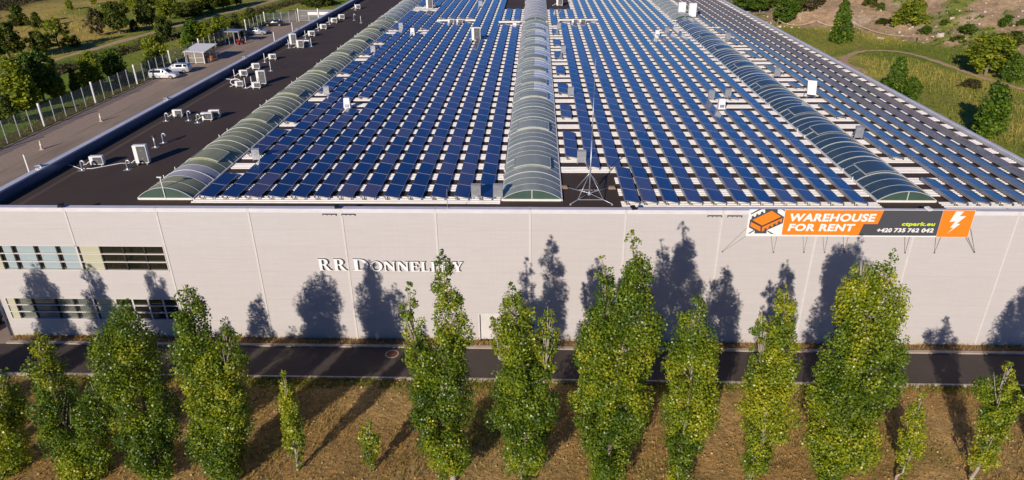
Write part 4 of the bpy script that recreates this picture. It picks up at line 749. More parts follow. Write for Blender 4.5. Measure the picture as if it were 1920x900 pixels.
    b = MB(); b.box(2.12, 2.22, -.62, .62, .32, .52); b.build('bumper', paint if kind == 'wagon' else 'rubber', t, bevel=.03); b = MB(); b.box(-2.24, -2.12, -.65, .65, .36, .56); b.build('bumper', paint, t, bevel=.03)
car((-59.3, 72.9, .034), .02, 'wagon', 'car_white', 'white estate car parked nose to the yard, nearer of the pair by the fence')
car((-59.1, 77.0, .034), math.pi+.06, 'wagon', 'car_silver', 'silver estate car parked just behind the white one')
car((-59.1, 113.2, .034), .05, 'hatch', 'car_silver', 'silver hatchback parked beyond the bicycle shelter')
car((-59.2, 124.4, .034), math.pi+.05, 'hatch', 'car_black', 'black car parked at the far end of the yard')
car((-36.0, .3, .034), 1.4, 'hatch', 'car_blue', 'dark blue car at the left edge of the picture below the office corner')
# smoking shelter
t = thing('yard_shelter', 'white lean-to shelter with sloping roof and glazed sides in the yard', 'shelter', (-59.2, 86.2, .034)); t.scale = (.86, .86, .86); o = (0, 0, 0)
b = MB(); b.add([(-2.1, -3.0, 2.35), (2.3, -3.0, 2.25), (2.6, 3.0, 2.85), (-1.9, 3.0, 2.95), (-2.1, -3.0, 2.44), (2.3, -3.0, 2.34), (2.6, 3.0, 2.94), (-1.9, 3.0, 3.04)], [(0, 3, 2, 1), (4, 5, 6, 7), (0, 1, 5, 4), (1, 2, 6, 5), (2, 3, 7, 6), (3, 0, 4, 7)]); b.build('roof', 'white_paint', t)
for x, y, h in ((-1.9, -2.7, 2.36), (.1, -2.7, 2.31), (1.9, -2.7, 2.28), (-1.75, 2.7, 2.9), (2.1, 2.7, 2.8), (2.0, 0, 2.5), (-1.8, 0, 2.6)): b = MB(); b.box(x-.06, x+.06, y-.06, y+.06, 0, h); b.build('post', 'white_paint', t)
for (x0, y0, x1, y1) in ((-1.9, -2.7, .1, -2.7), (.1, -2.7, 1.9, -2.7), (-1.9, -2.7, -1.75, 2.7), (-1.75, 2.7, 2.1, 2.7)):
    b = MB(); b.add([(x0, y0, .25), (x1, y1, .25), (x1, y1, 1.1), (x0, y0, 1.1)], [(0, 1, 2, 3)]); b.add([(x0, y0, 1.2), (x1, y1, 1.2), (x1, y1, 2.1), (x0, y0, 2.1)], [(0, 1, 2, 3)]); b.build('glazing', 'shelter_glass', t); b = MB(); b.bar((x0, y0, 1.15), (x1, y1, 1.15), .06, .06); b.bar((x0, y0, .2), (x1, y1, .2), .06, .06); b.build('rail', 'white_paint', t)
b = MB(); b.box(-1.6, 1.4, 1.8, 2.3, .42, .48); b.box(-1.5, -1.4, 1.85, 2.25, 0, .42); b.box(1.2, 1.3, 1.85, 2.25, 0, .42); bb_ = b.build('yard_bench', 'wood_post'); bb_.location = (-59.2, 86.2, .034); bb_.scale = (.86, .86, .86); tag(bb_, 'wooden bench inside the white yard shelter', 'bench')
for k, (px, py, mat, lb) in enumerate([(387, 119, 'black', 'dark waste bin at the front right post of the white shelter'), (398, 114, 'orange_paint', 'orange waste bin at the right end of the white shelter')]):
    p = ground(px, py); t = thing('waste_bin', lb, 'bin', (p[0], p[1], .034)); b = MB(); b.tube([(0, 0, .03), (0, 0, .95)], [.26, .33], 10); b.build('body', mat, t); b = MB(); b.tube([(0, 0, .951), (0, 0, 1.02), (0, 0, 1.06)], [.36, .35, .2], 10); b.build('lid', mat, t); b = MB(); b.box(-.2, .2, -.08, .08, 0, .03); b.build('base', 'black', t)
t = thing('bicycle_shelter', 'grey flat-roofed bicycle shelter on posts beside the fence', 'shelter', (-59.9, 103.2, .034)); b = MB(); b.box(-1.7, 1.7, -1.6, 1.6, 2.4, 2.52); b.build('roof', 'galvanised', t)
for x in (-1.6, -.5, .6, 1.6):
    for y in (-1.5, 1.5): b = MB(); b.box(x-.05, x+.05, y-.05, y+.05, 0, 2.4); b.build('post', 'galvanised', t)
for x in (-1.1, -.4, .3, 1.0): b = MB(); b.tube([(x, -1.0, 0), (x, -1.0, .8), (x, .9, .8), (x, .9, 0)], .025, 6); b.build('bike_hoop', 'dark_grille', t)
p = ground(453, 84); t = thing('scooter', 'small red motor scooter parked beside the bicycle shelter', 'scooter', (p[0], p[1], .034), 1.2)
for x in (-.6, .6): b = MB(); b.tube([(x, -.06, .24), (x, .06, .24)], .24, 14); b.build('wheel', 'rubber', t)
b = MB(); b.add([(-.75, -.18, .45), (-.1, -.2, .3), (.35, -.16, .3), (.5, -.14, .95), (.62, -.1, .95), (-.05, -.18, .7), (-.8, -.16, .78), (-.75, .18, .45), (-.1, .2, .3), (.35, .16, .3), (.5, .14, .95), (.62, .1, .95), (-.05, .18, .7), (-.8, .16, .78)], [(0, 1, 5, 6), (1, 2, 5), (2, 3, 4), (7, 13, 12, 8), (8, 12, 9), (9, 11, 10), (0, 7, 8, 1), (1, 8, 9, 2), (2, 9, 11, 4), (4, 11, 10, 3), (3, 10, 9, 2), (2, 9, 12, 5), (5, 12, 13, 6), (6, 13, 7, 0)]); b.build('body', 'red_paint', t, fix=True)
b = MB(); b.box(-.78, -.02, -.15, .15, .78, .88); b.build('seat', 'black', t, bevel=.03); b = MB(); b.tube([(.5, -.32, 1.05), (.55, 0, 1.08), (.5, .32, 1.05)], .03, 6); b.build('handlebar', 'black', t); b = MB(); b.box(-1.05, -.72, -.2, .2, .85, 1.2); b.build('top_box', 'red_paint', t, bevel=.03)
cme = None
for px, py, lb in ((79, 280, 'pale traffic cone in the yard nearest the front'), (190, 227, 'pale traffic cone in the yard farther back')):
    p = at_z(px, py, .034); t = thing('traffic_cone', lb, 'cone', (p[0], p[1], .034), .3, 'traffic cones'); b = MB(); b.box(-.22, .22, -.22, .22, 0, .04); b.build('base', 'cone_paint', t); b = MB(); b.tube([(0, 0, .04), (0, 0, 1.05)], [.17, .045], 12); b.build('cone', 'cone_paint', t, smooth=True); b = MB(); b.tube([(0, 0, .45), (0, 0, .66)], [.128, .105], 12); b.build('stripe', 'white_paint', t, smooth=True)
for k, (px, py) in enumerate([(55, 322), (515, 78), (549, 59), (580, 40)]):
    p = at_z(px, py, .03); x = max(p[0], -53.); b = MB(); 
    t = thing('yard_post', f'{ordinal(k)} white marker post in the yard beyond the left parapet, from the front', 'post', (p[0], p[1], .03), 0, 'white posts in the yard'); b.tube([(0, 0, 0), (0, 0, 1.9)], .09, 8); b.build('pole', 'white_paint', t); b = MB(); b.tube([(0, 0, 1.9), (0, 0, 1.96)], .1, 8); b.build('cap', 'galvanised', t)
# manhole in the road
p = at_z(735, 664, .03); t = thing('manhole_cover', 'round rusty manhole cover in the dark road', 'manhole', (p[0], p[1], .031)); b = MB(); b.tube([(0, 0, 0), (0, 0, .012)], .42, 24); b.build('frame', 'kerb_stone', t); b = MB(); b.tube([(0, 0, .0125), (0, 0, .022)], .34, 24); b.build('lid', 'rust', t)

# ------------------------------------------------------------------ vegetation
def leaves(centers, radii, tints, per, size, rg, zs=1.5, up=.5, jit=.22):
    """many small folded leaf quads spread through clumps"""
    c = np.repeat(np.asarray(centers), per, 0); r = np.repeat(np.asarray(radii), per); t0 = np.repeat(np.asarray(tints), per); n = len(c)
    d = rg.normal(size=(n, 3)); d /= np.linalg.norm(d, axis=1)[:, None]; rr = rg.random(n)**.36; off = d*(r*rr)[:, None]; off[:, 2] *= zs; p = c+off
    nm = d*.75+rg.normal(size=(n, 3))*.6+np.array([0, 0, up]); nm /= np.linalg.norm(nm, axis=1)[:, None]
    a = rg.normal(size=(n, 3)); u = a-nm*(a*nm).sum(1)[:, None]; u /= np.linalg.norm(u, axis=1)[:, None]; v = np.cross(nm, u); s = size*(.65+.7*rg.random(n))
    su = u*s[:, None]; sv = v*(s*.5)[:, None]; fold = nm*(s*.12)[:, None]
    V = np.stack([p-su*.5, p+sv+fold-su*.05, p+su*.5, p-sv+fold-su*.05], 1).reshape(-1, 3); F = np.arange(n*4).reshape(-1, 4)
    T = np.clip(t0+rg.normal(size=n)*jit, 0, 1); T = np.repeat(T, 4)[:, None]*np.ones(3); return V, F, T
def leaf_obj(name, V, F, T, mat, parent=None):
    me = np_mesh(name, V, F, 'tint', T); me.materials.append(M[mat]); o = bpy.data.objects.new(name, me); col.objects.link(o); o.parent = parent; return o
SP = 0
def poplar(label, Y, spires, base_px, yel=.35, dens=1., seed=0, size=.088, group='poplars along the road'):
    """spires: lists of (py, left px, right px), traced at depth Y"""
    rg = np.random.default_rng(100+seed); prof = []
    for sp in spires:
        zz = []; cc = []; rr = []
        for py, l, r in sp:
            a = at_y(l, py, Y); c = at_y(r, py, Y); zz.append((a[2]+c[2])/2); cc.append((a[0]+c[0])/2); rr.append(max((c[0]-a[0])/2*.97, .05))
        o = np.argsort(zz); prof.append((np.array(zz)[o], np.array(cc)[o], np.array(rr)[o]))
    bp = at_y(base_px, 900, Y); zlow = min(p[0][0] for p in prof); bx = float(prof[0][1][0]) if base_px is None else float(bp[0])
    t = thing('poplar_tree', label, 'tree', (bx, Y, 0), 0, group); C_, R_, T_ = [], [], []
    ztop = max(p[0][-1] for p in prof)
    for pi, (zz, cc, rr) in enumerate(prof):
        zz = np.concatenate([[zz[0]-.5 if zz[0] > 1.0 else zz[0]*.5], zz]); cc = np.concatenate([[cc[0]], cc]); rr = np.concatenate([[rr[0]*.6], rr])
        zs = np.linspace(zz[0], zz[-1], 60); rs = np.interp(zs, zz, rr); area = float(((rs[1:]+rs[:-1])/2*np.diff(zs)).sum())*2*math.pi; n = int(area*3.3*dens)+26; w = (rs+.12)/(rs+.12).sum(); z = rg.choice(zs, n, p=w)+rg.normal(size=n)*.08; z = np.clip(z, zz[0], zz[-1]-.03-.12*rg.random(n)); r = np.interp(z, zz, rr); x = np.interp(z, zz, cc)
        th = rg.random(n)*2*math.pi; lob = .90+.22*np.sin(th*2+z*1.5+seed)+.16*np.sin(z*2.6-th*3+seed*2); lob = np.clip(lob, .5, 1.08); k = np.sqrt(rg.random(n)*.62+.38)*lob; cr = np.clip(r*.33, .08, .40)*(.75+.5*rg.random(n))
        rad = np.maximum(r*k-cr*.5, 0); cx = x+rad*np.cos(th); cy = Y+rad*np.sin(th); C_.append(np.stack([cx-bx, cy-Y, z], 1)); R_.append(cr); T_.append(np.clip(yel+.02+.20*rg.normal(size=n)+.18*np.sin(z*.9+seed)+.12*(z/ztop-.5), 0, .95))
        # trunk and steep limbs
        zc = np.linspace(zz[0]-.3, zz[-1]-.5, 9); b = MB()
        if pi == 0: path = [(0, 0, -.1), (0, 0, max(zz[0]*.6, .3))]+[(float(np.interp(q, zz, cc))-bx, .0, float(q)) for q in zc[1:]]; b.tube(path, list(np.linspace(.15, .015, len(path))*(ztop/11)), 7); tk = b.build('trunk', 'bark_pale', t, smooth=True)
        else: path = [(float(np.interp(zz[0], prof[0][0], prof[0][1]))-bx, 0, float(zz[0])-.6)]+[(float(np.interp(q, zz, cc))-bx, .0, float(q)) for q in zc[1:]]; b.tube(path, list(np.linspace(.09, .015, len(path))), 6); b.build('limb', 'bark_pale', t, smooth=True)
        for q in range(int(8+len(zs)*.12)):
            z0 = rg.uniform(zz[0], zz[-1]-1.2) if zz[-1]-zz[0] > 2.2 else rg.uniform(zz[0], zz[0]+.5); x0 = float(np.interp(z0, zz, cc))-bx; z1 = min(z0+rg.uniform(.9, 2.2), zz[-1]); r1 = float(np.interp(z1, zz, rr))*.62; a = rg.random()*6.28; x1 = float(np.interp(z1, zz, cc))-bx+r1*math.cos(a); b = MB(); b.tube([(x0, 0, z0), ((x0*.55+x1*.45), r1*math.sin(a)*.5, z0*.5+z1*.5-.1), (x1, r1*math.sin(a), z1)], [.035, .022, .006], 5); b.build('limb', 'bark_pale', t, smooth=True)
    RR = np.concatenate(R_); V, F, T = leaves(np.concatenate(C_), RR, np.concatenate(T_), np.clip(86*(RR/.28)**2, 12, 180).astype(int), size, rg, 1.35, .45, .13); leaf_obj('crown', V, F, T, 'poplar_leaf', t)
    return t
P = [
 ('poplar cut by the left picture edge, its yellowish crown lowest of the row', -11.7, [[(690, 0, 14), (720, -25, 28), (750, -32, 38), (806, -38, 53), (850, -35, 60), (896, -25, 52)]], 25, .55),
 ('second poplar from the left, slim top with a dark lower lobe on its right', -11.8, [[(622, 68, 76), (654, 45, 98), (690, 50, 120), (711, 57, 136), (750, 62, 142), (787, 72, 160), (843, 91, 200), (896, 106, 205)], [(705, 160, 182), (749, 150, 215), (806, 140, 219), (860, 135, 215)]], 160, .38),
 ('third poplar from the left, broad dark green crown in front of the lower windows', -11.8, [[(563, 226, 240), (598, 196, 279), (635, 178, 291), (673, 166, 298), (730, 195, 325), (787, 219, 340), (840, 240, 335), (896, 262, 325)]], 300, .30),
 ('fourth poplar from the left, tall and bushy with yellow left side, before the office windows', -11.9, [[(531, 338, 352), (560, 323, 378), (598, 321, 405), (650, 322, 420), (692, 336, 440), (768, 355, 460), (830, 362, 462), (896, 400, 465)], [(594, 416, 430), (635, 395, 455), (692, 390, 465), (768, 385, 480), (805, 350, 468), (870, 380, 466)]], 440, .45),
 ('young slender poplar standing alone right of the tall bushy one', -11.3, [[(694, 527, 535), (730, 517, 555), (760, 519, 566), (787, 523, 574), (824, 529, 572), (862, 545, 570), (880, 552, 568)]], 563, .58),
 ('tiny poplar sapling, smallest tree of the row', -11.3, [[(786, 687, 696), (805, 676, 706), (824, 668, 712), (850, 674, 712), (875, 684, 708)]], 702, .55),
 ('twin-topped poplar covering the last letters of the wall sign', -11.9, [[(465, 824, 833), (503, 807, 857), (560, 800, 870), (593, 813, 880), (640, 805, 890), (673, 770, 889), (730, 768, 889), (787, 762, 898), (824, 780, 889), (881, 810, 882)], [(527, 764, 772), (560, 750, 788), (600, 745, 795), (640, 748, 812), (680, 753, 825), (740, 766, 830)]], 850, .36),
 ('poplar with rounded right shoulder beside the white door', -11.9, [[(527, 945, 957), (560, 938, 990), (598, 927, 1010), (635, 925, 1020), (692, 931, 1035), (749, 920, 1045), (787, 916, 1050), (824, 927, 1050), (862, 938, 1018), (896, 953, 1010)], [(572, 1022, 1034), (598, 1005, 1048), (640, 1000, 1054), (692, 995, 1050)], [(593, 918, 926), (620, 918, 945), (650, 920, 950)]], 983, .40),
 ('tallest poplar of the row, broad crown reaching almost to the roof edge', -11.9, [[(430, 1180, 1190), (470, 1160, 1215), (520, 1150, 1232), (560, 1140, 1242), (598, 1120, 1246), (635, 1095, 1247), (673, 1085, 1240), (730, 1080, 1229), (768, 1066, 1222), (824, 1080, 1210), (862, 1090, 1188), (896, 1096, 1176)], [(478, 1122, 1134), (510, 1110, 1155), (560, 1108, 1165), (610, 1085, 1170), (673, 1074, 1160), (730, 1072, 1150)]], 1135, .38),
 ('slim upright poplar just right of the tallest one', -11.7, [[(548, 1308, 1316), (580, 1268, 1342), (617, 1262, 1348), (673, 1248, 1348), (730, 1236, 1354), (787, 1234, 1342), (843, 1241, 1314), (896, 1244, 1297)]], 1270, .48),
 ('yellowish poplar with two tops and a visible pale trunk', -11.4, [[(529, 1468, 1478), (560, 1444, 1492), (598, 1440, 1507), (635, 1425, 1503), (673, 1405, 1497), (703, 1390, 1503), (749, 1378, 1503), (787, 1382, 1486), (824, 1393, 1469), (862, 1382, 1450), (892, 1382, 1432)], [(584, 1423, 1431), (610, 1408, 1445), (640, 1403, 1452), (680, 1402, 1450)]], 1404, .66),
 ('large full poplar standing below the right half of the banner', -11.9, [[(465, 1664, 1686), (480, 1652, 1694), (500, 1638, 1700), (525, 1620, 1706), (560, 1580, 1708), (598, 1550, 1714), (635, 1542, 1703), (673, 1540, 1701), (703, 1524, 1692), (749, 1516, 1680), (794, 1507, 1652), (832, 1510, 1643), (862, 1516, 1620), (896, 1522, 1585)], [(489, 1612, 1624), (520, 1585, 1645), (560, 1565, 1650)]], 1560, .44),
 ('thin young poplar with sparse crown right of the large full one', -11.3, [[(736, 1727, 1735), (768, 1698, 1741), (800, 1690, 1738), (824, 1683, 1733), (862, 1680, 1722), (885, 1682, 1704)]], 1679, .58),
 ('rightmost poplar in view, small with a rounded top', -11.3, [[(681, 1890, 1905), (711, 1839, 1916), (749, 1828, 1915), (787, 1824, 1900), (824, 1820, 1884), (862, 1816, 1869), (888, 1814, 1842)]], 1820, .62),
]
for i, (lb, Yd, sps, bpx, yel) in enumerate(P): poplar(lb, Yd, sps, bpx, yel, seed=i, dens=2.6 if i in (12, 4, 5) else 1.)
# poplars of the same row just outside the picture: their shadows fall on the wall
def poplar_at(label, x, Y, h, r, seed):
    def px(xx, z): d = np.array([xx, Y, z])-CAM; q = d@FW; return 960+FPX*(d@RT)/q, 450-FPX*(d@UP)/q
    sp = []
    for f, k in ((1, .08), (.9, .5), (.75, .8), (.55, 1), (.35, 1), (.2, .8), (.1, .5)):
        a = px(x-r*k, h*f); c = px(x+r*k, h*f); sp.append(((a[1]+c[1])/2, a[0], c[0]))
    poplar(label, Y, [sp], px(x, 0)[0], .4, seed=seed)
poplar_at('poplar left of the picture, shading the office windows, nearest of three', -27.6, -11.8, 10.3, 1.35, 31)
poplar_at('poplar left of the picture, shading the office windows, middle of three', -31.6, -11.8, 10.6, 1.25, 32)
poplar_at('poplar left of the picture, shading the office corner, farthest of three', -35.0, -11.8, 10.6, 1.5, 33)
poplar_at('poplar right of the picture, shading the right end of the wall', 25.0, -11.9, 9.6, 1.5, 34)

# prototype crowns for the trees farther off (unit height)
def proto(kind, seed):
    rg = np.random.default_rng(seed); C_, R_, T_ = [], [], []
    n = {'round': 130, 'cone': 150, 'column': 120, 'sparse': 95, 'bush': 75}[kind]
    for i in range(n):
        z = rg.random(); th = rg.random()*6.283
        if kind == 'round': zz = .2+.76*z; r = .36*math.sin(math.pi*min(1, max(0, (zz-.1)/.92)))**.6
        elif kind == 'cone': zz = .06+.92*z**1.25; r = .30*(1-zz)**.8*min(1, zz/.12)+.015
        elif kind == 'column': zz = .08+.9*z; r = .22*math.sin(math.pi*min(1, (zz+.08)/1.1))**.7
        elif kind == 'sparse': zz = .12+.85*z; r = .36*math.sin(math.pi*min(1, (zz+.02)/1.04))**.8
        else: zz = .05+.9*z; r = .5*math.cos(zz*1.45)**.7
        lob = .8+.25*math.sin(th*3+seed+zz*5)+.15*math.sin(th*5+seed*2); k = math.sqrt(.25+.75*rg.random())*lob
        C_.append((r*k*math.cos(th), r*k*math.sin(th), zz)); R_.append((.075 if kind != 'sparse' else .055)*(.7+.6*rg.random())*(1.3 if kind == 'bush' else 1)); T_.append(np.clip(.45+.22*rg.normal(), 0, 1))
    V, F, T = leaves(C_, R_, T_, 38 if kind != 'sparse' else 24, .044 if kind != 'bush' else .06, rg, 1.15, .5, .2); me = np_mesh('crown_'+kind, V, F, 'tint', T)
    b = MB(); b.tube([(0, 0, -.03), (.005, 0, .3), (.0, .01, .62), (0, 0, .85)], [.022, .018, .01, .003], 6)
    for i in range(9): a = rg.random()*6.283; z = rg.uniform(.15, .6); r = .2; b.tube([(0, 0, z), (r*.5*math.cos(a), r*.5*math.sin(a), z+.08), (r*math.cos(a), r*math.sin(a), z+.2)], [.008, .006, .002], 4)
    o = b.build('trunk_mesh', 'bark'); tm = o.data; bpy.data.objects.remove(o); return me, tm
PR = {}
for kd in ('round', 'cone', 'column', 'sparse', 'bush'):
    for s in range(2): PR[kd, s] = proto(kd, 40+s*7+len(PR))
mat_cache = {}
def crown_mesh(kd, s, mat):
    k = (kd, s, mat)
    if k not in mat_cache: me = PR[kd, s][0].copy(); me.materials.append(M[mat]); mat_cache[k] = me
    return mat_cache[k]
tcount = [0]
def far_tree(px, base, top, wpx, kd, mat, label, group, cat='tree', name='tree', p=None):
    p = ground(px, base) if p is None else np.array(p); dep = (p-CAM)@FW; zt = at_y(px, top, p[1])[2]; h = max(.6, zt-p[2]); wd = wpx*dep/FPX
    tcount[0] += 1; s = tcount[0] % 2; nat = {'round': .74, 'cone': .6, 'column': .46, 'sparse': .74, 'bush': 1.0}[kd]
    t = thing(name, label, cat, (p[0], p[1], p[2]-.05), 0, group); kx = wd/nat; rz = tcount[0]*1.9
    for nm, me in (('trunk', PR[kd, s][1]), ('crown', crown_mesh(kd, s, mat))): o = inst(nm, me, t, (0, 0, 0), rz); o.scale = (kx, kx, h)
    return t
GL_, GF, GR, GS = 'trees beyond the field track', 'trees along the yard fence', 'trees on the meadow at the right', 'shrubs on the bare slope'
for a in [
 (38, 48, 8, 42, 'cone', 'far_leaf', 'dark green tree at the top left beside a smaller paler one', GL_), (72, 52, 23, 27, 'cone', 'far_leaf', 'small rounded green tree right of the top left dark tree', GL_),
 (20, 112, 42, 68, 'round', 'far_leaf', 'large dark tree cut by the left edge below the top left trees', GL_), (78, 106, 58, 42, 'round', 'far_leaf', 'dark tree right of the large tree at the left edge', GL_), (112, 92, 34, 62, 'sparse', 'pale_leaf', 'wide olive tree with drooping branches left of the golden grass', GL_),
 (142, 88, 66, 26, 'bush', 'far_leaf', 'low dark bush at the right foot of the wide olive tree', GL_), (185, 67, 14, 42, 'sparse', 'brown_leaf', 'brownish thin-leaved tree right of the golden grass', GL_), (225, 64, 2, 50, 'round', 'far_leaf', 'big dark tree right of the brownish tree', GL_), (212, 50, 6, 36, 'round', 'pale_leaf', 'yellow-green tree behind the big dark tree', GL_),
 (252, 58, 36, 22, 'bush', 'far_leaf', 'small round dark bush between two big dark trees', GL_), (277, 55, -2, 38, 'round', 'far_leaf', 'dark tree second right of the brownish tree', GL_), (312, 78, 28, 36, 'round', 'far_leaf', 'dark tree beside the track opposite the white cars', GL_),
 (320, 36, -8, 48, 'round', 'pale_leaf', 'pale tree in the wood at the top, left end', GL_), (346, 38, 4, 44, 'round', 'far_leaf', 'dark tree in the wood at the top, second from left', GL_), (372, 26, -16, 40, 'round', 'pale_leaf', 'pale tree in the wood at the top, third from left', GL_), (368, 30, 2, 30, 'column', 'far_leaf', 'slim dark tree in the wood at the top', GL_), (396, 24, -14, 40, 'round', 'far_leaf', 'dark tree in the wood at the top, right half', GL_), (420, 18, -20, 42, 'round', 'pale_leaf', 'pale tree in the wood at the top, right half', GL_), (444, 12, -20, 34, 'round', 'far_leaf', 'dark tree ending the wood at the top on its right', GL_), (262, 22, -24, 50, 'round', 'pale_leaf', 'pale tree behind the dark pair at the top', GL_), (300, 18, -28, 44, 'round', 'pale_leaf', 'pale tree farthest back in the wood at the top', GL_), (132, 18, 0, 14, 'column', 'pale_leaf', 'lone slim pale tree at the very top left', GL_), (176, 8, -12, 14, 'bush', 'pale_leaf', 'pale bush at the top left behind the brown heath', GL_),
 (592, 12, -14, 60, 'bush', 'far_leaf', 'dark spreading bush beyond the far gate', GL_), (618, 8, -10, 30, 'bush', 'far_leaf', 'smaller dark bush right of the spreading one beyond the far gate', GL_),
 (18, 232, 178, 56, 'bush', 'far_leaf', 'dark low bush at the left edge behind the fence', GF), (46, 206, 110, 62, 'column', 'pale_leaf', 'tall olive tree behind the fence at its left end', GF), (84, 190, 96, 74, 'round', 'green_leaf', 'broad green tree behind the fence near the left end', GF), (112, 186, 120, 34, 'column', 'pale_leaf', 'narrow yellow-green tree right of the broad green one at the fence', GF), (144, 172, 128, 24, 'cone', 'far_leaf', 'narrow dark pointed tree behind the fence', GF), (160, 168, 134, 34, 'bush', 'pale_leaf', 'yellow-green bush right of the narrow dark tree', GF), (180, 164, 98, 40, 'column', 'pale_leaf', 'upright yellowish tree behind the fence, left of the white cars', GF), (218, 152, 92, 50, 'round', 'green_leaf', 'round green tree behind the fence, left of the white cars', GF), (230, 152, 126, 40, 'bush', 'far_leaf', 'dark bush at the foot of the round green tree', GF), (298, 126, 66, 50, 'round', 'pale_leaf', 'yellowish tree behind the fence between white cars and shelter', GF), (290, 130, 96, 44, 'bush', 'far_leaf', 'dark bush below the yellowish tree by the white cars', GF), (350, 90, 62, 26, 'bush', 'pale_leaf', 'yellow-green bush behind the white shelter', GF), (367, 92, 38, 40, 'column', 'green_leaf', 'green tree directly behind the white shelter', GF), (388, 90, 44, 34, 'column', 'pale_leaf', 'pale tree right of the tree behind the white shelter', GF), (398, 86, 62, 36, 'bush', 'far_leaf', 'dark bush behind the white shelter on its right', GF), (414, 78, 30, 34, 'round', 'pale_leaf', 'yellowish tree left of the bicycle shelter', GF), (447, 70, 36, 22, 'column', 'far_leaf', 'narrow dark tree right behind the bicycle shelter', GF), (436, 64, 34, 34, 'round', 'pale_leaf', 'pale tree behind the bicycle shelter', GF), (458, 56, 26, 26, 'bush', 'pale_leaf', 'pale bush behind the silver hatchback', GF), (474, 48, 14, 28, 'round', 'far_leaf', 'dark tree behind the silver hatchback', GF), (512, 32, 16, 24, 'bush', 'green_leaf', 'round green bush near the black car', GF),
 (1466, 46, -4, 46, 'round', 'green_leaf', 'round green tree beside a wooden post at the meadow edge', GR), (1572, 80, 2, 46, 'cone', 'green_leaf', 'pointed green tree standing alone at the foot of the slope', GR), (1847, 141, 62, 94, 'round', 'pale_leaf', 'broad yellow-green tree beside the footpath', GR), (1893, 152, 100, 48, 'bush', 'green_leaf', 'green bush right of the broad yellow-green tree', GR), (1672, 190, 108, 56, 'cone', 'green_leaf', 'dark pointed tree just beyond the right parapet', GR), (1702, 196, 146, 34, 'column', 'green_leaf', 'shorter dark tree right of the pointed one by the parapet', GR), (1846, 258, 158, 60, 'column', 'green_leaf', 'columnar dark tree with long shadow at the right, nearest the building', GR), (1822, 164, 148, 46, 'bush', 'brown_leaf', 'grey-brown dry bush lying in the meadow', GR),
 (1394, 22, -14, 46, 'round', 'green_leaf', 'leftmost tree of the wood at the foot of the slope', GR), (1424, 24, -16, 46, 'round', 'green_leaf', 'second tree of the wood at the foot of the slope', GR), (1450, 16, -22, 44, 'round', 'far_leaf', 'third tree of the wood at the foot of the slope, half hidden', GR), (1490, 26, -14, 44, 'round', 'green_leaf', 'tree right of the round one with the wooden post', GR), (1514, 22, -18, 44, 'sparse', 'brown_leaf', 'brownish thin tree at the right end of the wood', GR), (1535, 10, -20, 36, 'sparse', 'brown_leaf', 'small brownish tree where bare slope begins', GR)]: far_tree(*a)
for a in [(1632, 12, -8, 34, 'far_leaf', 'dark green shrub at the top of the slope above the pointed tree'), (1700, 46, 2, 66, 'pale_leaf', 'large bright green thicket in the middle of the bare slope'), (1716, 26, -10, 44, 'pale_leaf', 'upper part of the bright green thicket on the bare slope'), (1652, 20, 4, 18, 'green_leaf', 'small upright shrub left of the bright green thicket'), (1886, 50, 28, 34, 'green_leaf', 'lone green shrub high on the bare slope at the right'), (1735, 62, 48, 30, 'green_leaf', 'low shrub at the foot of the slope below the thicket'), (1770, 46, 36, 22, 'green_leaf', 'small shrub right of the thicket on bare earth'), (1815, 62, 44, 40, 'green_leaf', 'wide low shrub above the broad yellow-green tree'), (1902, 84, 58, 40, 'far_leaf', 'dark shrub right behind the broad yellow-green tree'), (1655, 44, 34, 34, 'far_leaf', 'low dark shrub at the slope foot right of the pointed tree'), (1796, 78, 66, 34, 'green_leaf', 'low shrub left of the broad yellow-green tree'), (1914, 48, 34, 18, 'green_leaf', 'small shrub at the right picture edge on the slope')]: far_tree(a[0], a[1], a[2], a[3], 'bush', a[4], a[5], GS, 'shrub', 'shrub')
rg = np.random.default_rng(15); n = 9000; xs = rg.uniform(48, 150, n); ys = rg.uniform(50, 190, n); d = foot_dist(xs, ys); n1 = snoise(xs, ys, .17, 6)+.6*snoise(xs, ys, .45, 2)+.4*snoise(xs, ys, 1.1, 5); k = (d > -1) & (d < 40) & (n1 > .0+.03*np.maximum(d-8, 0)); xs, ys = xs[k], ys[k]; V, F, T = leaves(np.stack([xs, ys, height(xs, ys)+.12], 1), rg.uniform(.25, .7, len(xs)), rg.uniform(.1, .7, len(xs)), 12, .24, rg, .5); o = leaf_obj('slope_scrub', V, F, T, 'green_leaf'); tag(o, 'patches of low green scrub over the bare slope', 'scrub', kind='stuff')
# overgrown ditch beside the track, uncountable
rg = np.random.default_rng(5); yy = rg.uniform(40, 215, 900); cx = px_left(yy)+6.6+rg.normal(size=900)*1.2; zz = height(cx, yy)+.35; V, F, T = leaves(np.stack([cx, yy, zz], 1), rg.uniform(.45, 1.0, 900), rg.uniform(.1, .5, 900), 26, .34, rg, .8); o = leaf_obj('ditch_scrub', V, F, T, 'brown_leaf'); tag(o, 'dark scrub filling the ditch beside the field track', 'scrub', kind='stuff')
yy = rg.uniform(120, 175, 500); cx = -150-.25*(yy-150)+rg.normal(size=500)*5; zz = height(cx, yy)+.3; V, F, T = leaves(np.stack([cx, yy, zz], 1), rg.uniform(.5, 1.1, 500), rg.uniform(.0, .4, 500), 22, .38, rg, .7); o = leaf_obj('heath_scrub', V, F, T, 'brown_leaf'); tag(o, 'brown heath scrub across the field at the top left', 'scrub', kind='stuff')
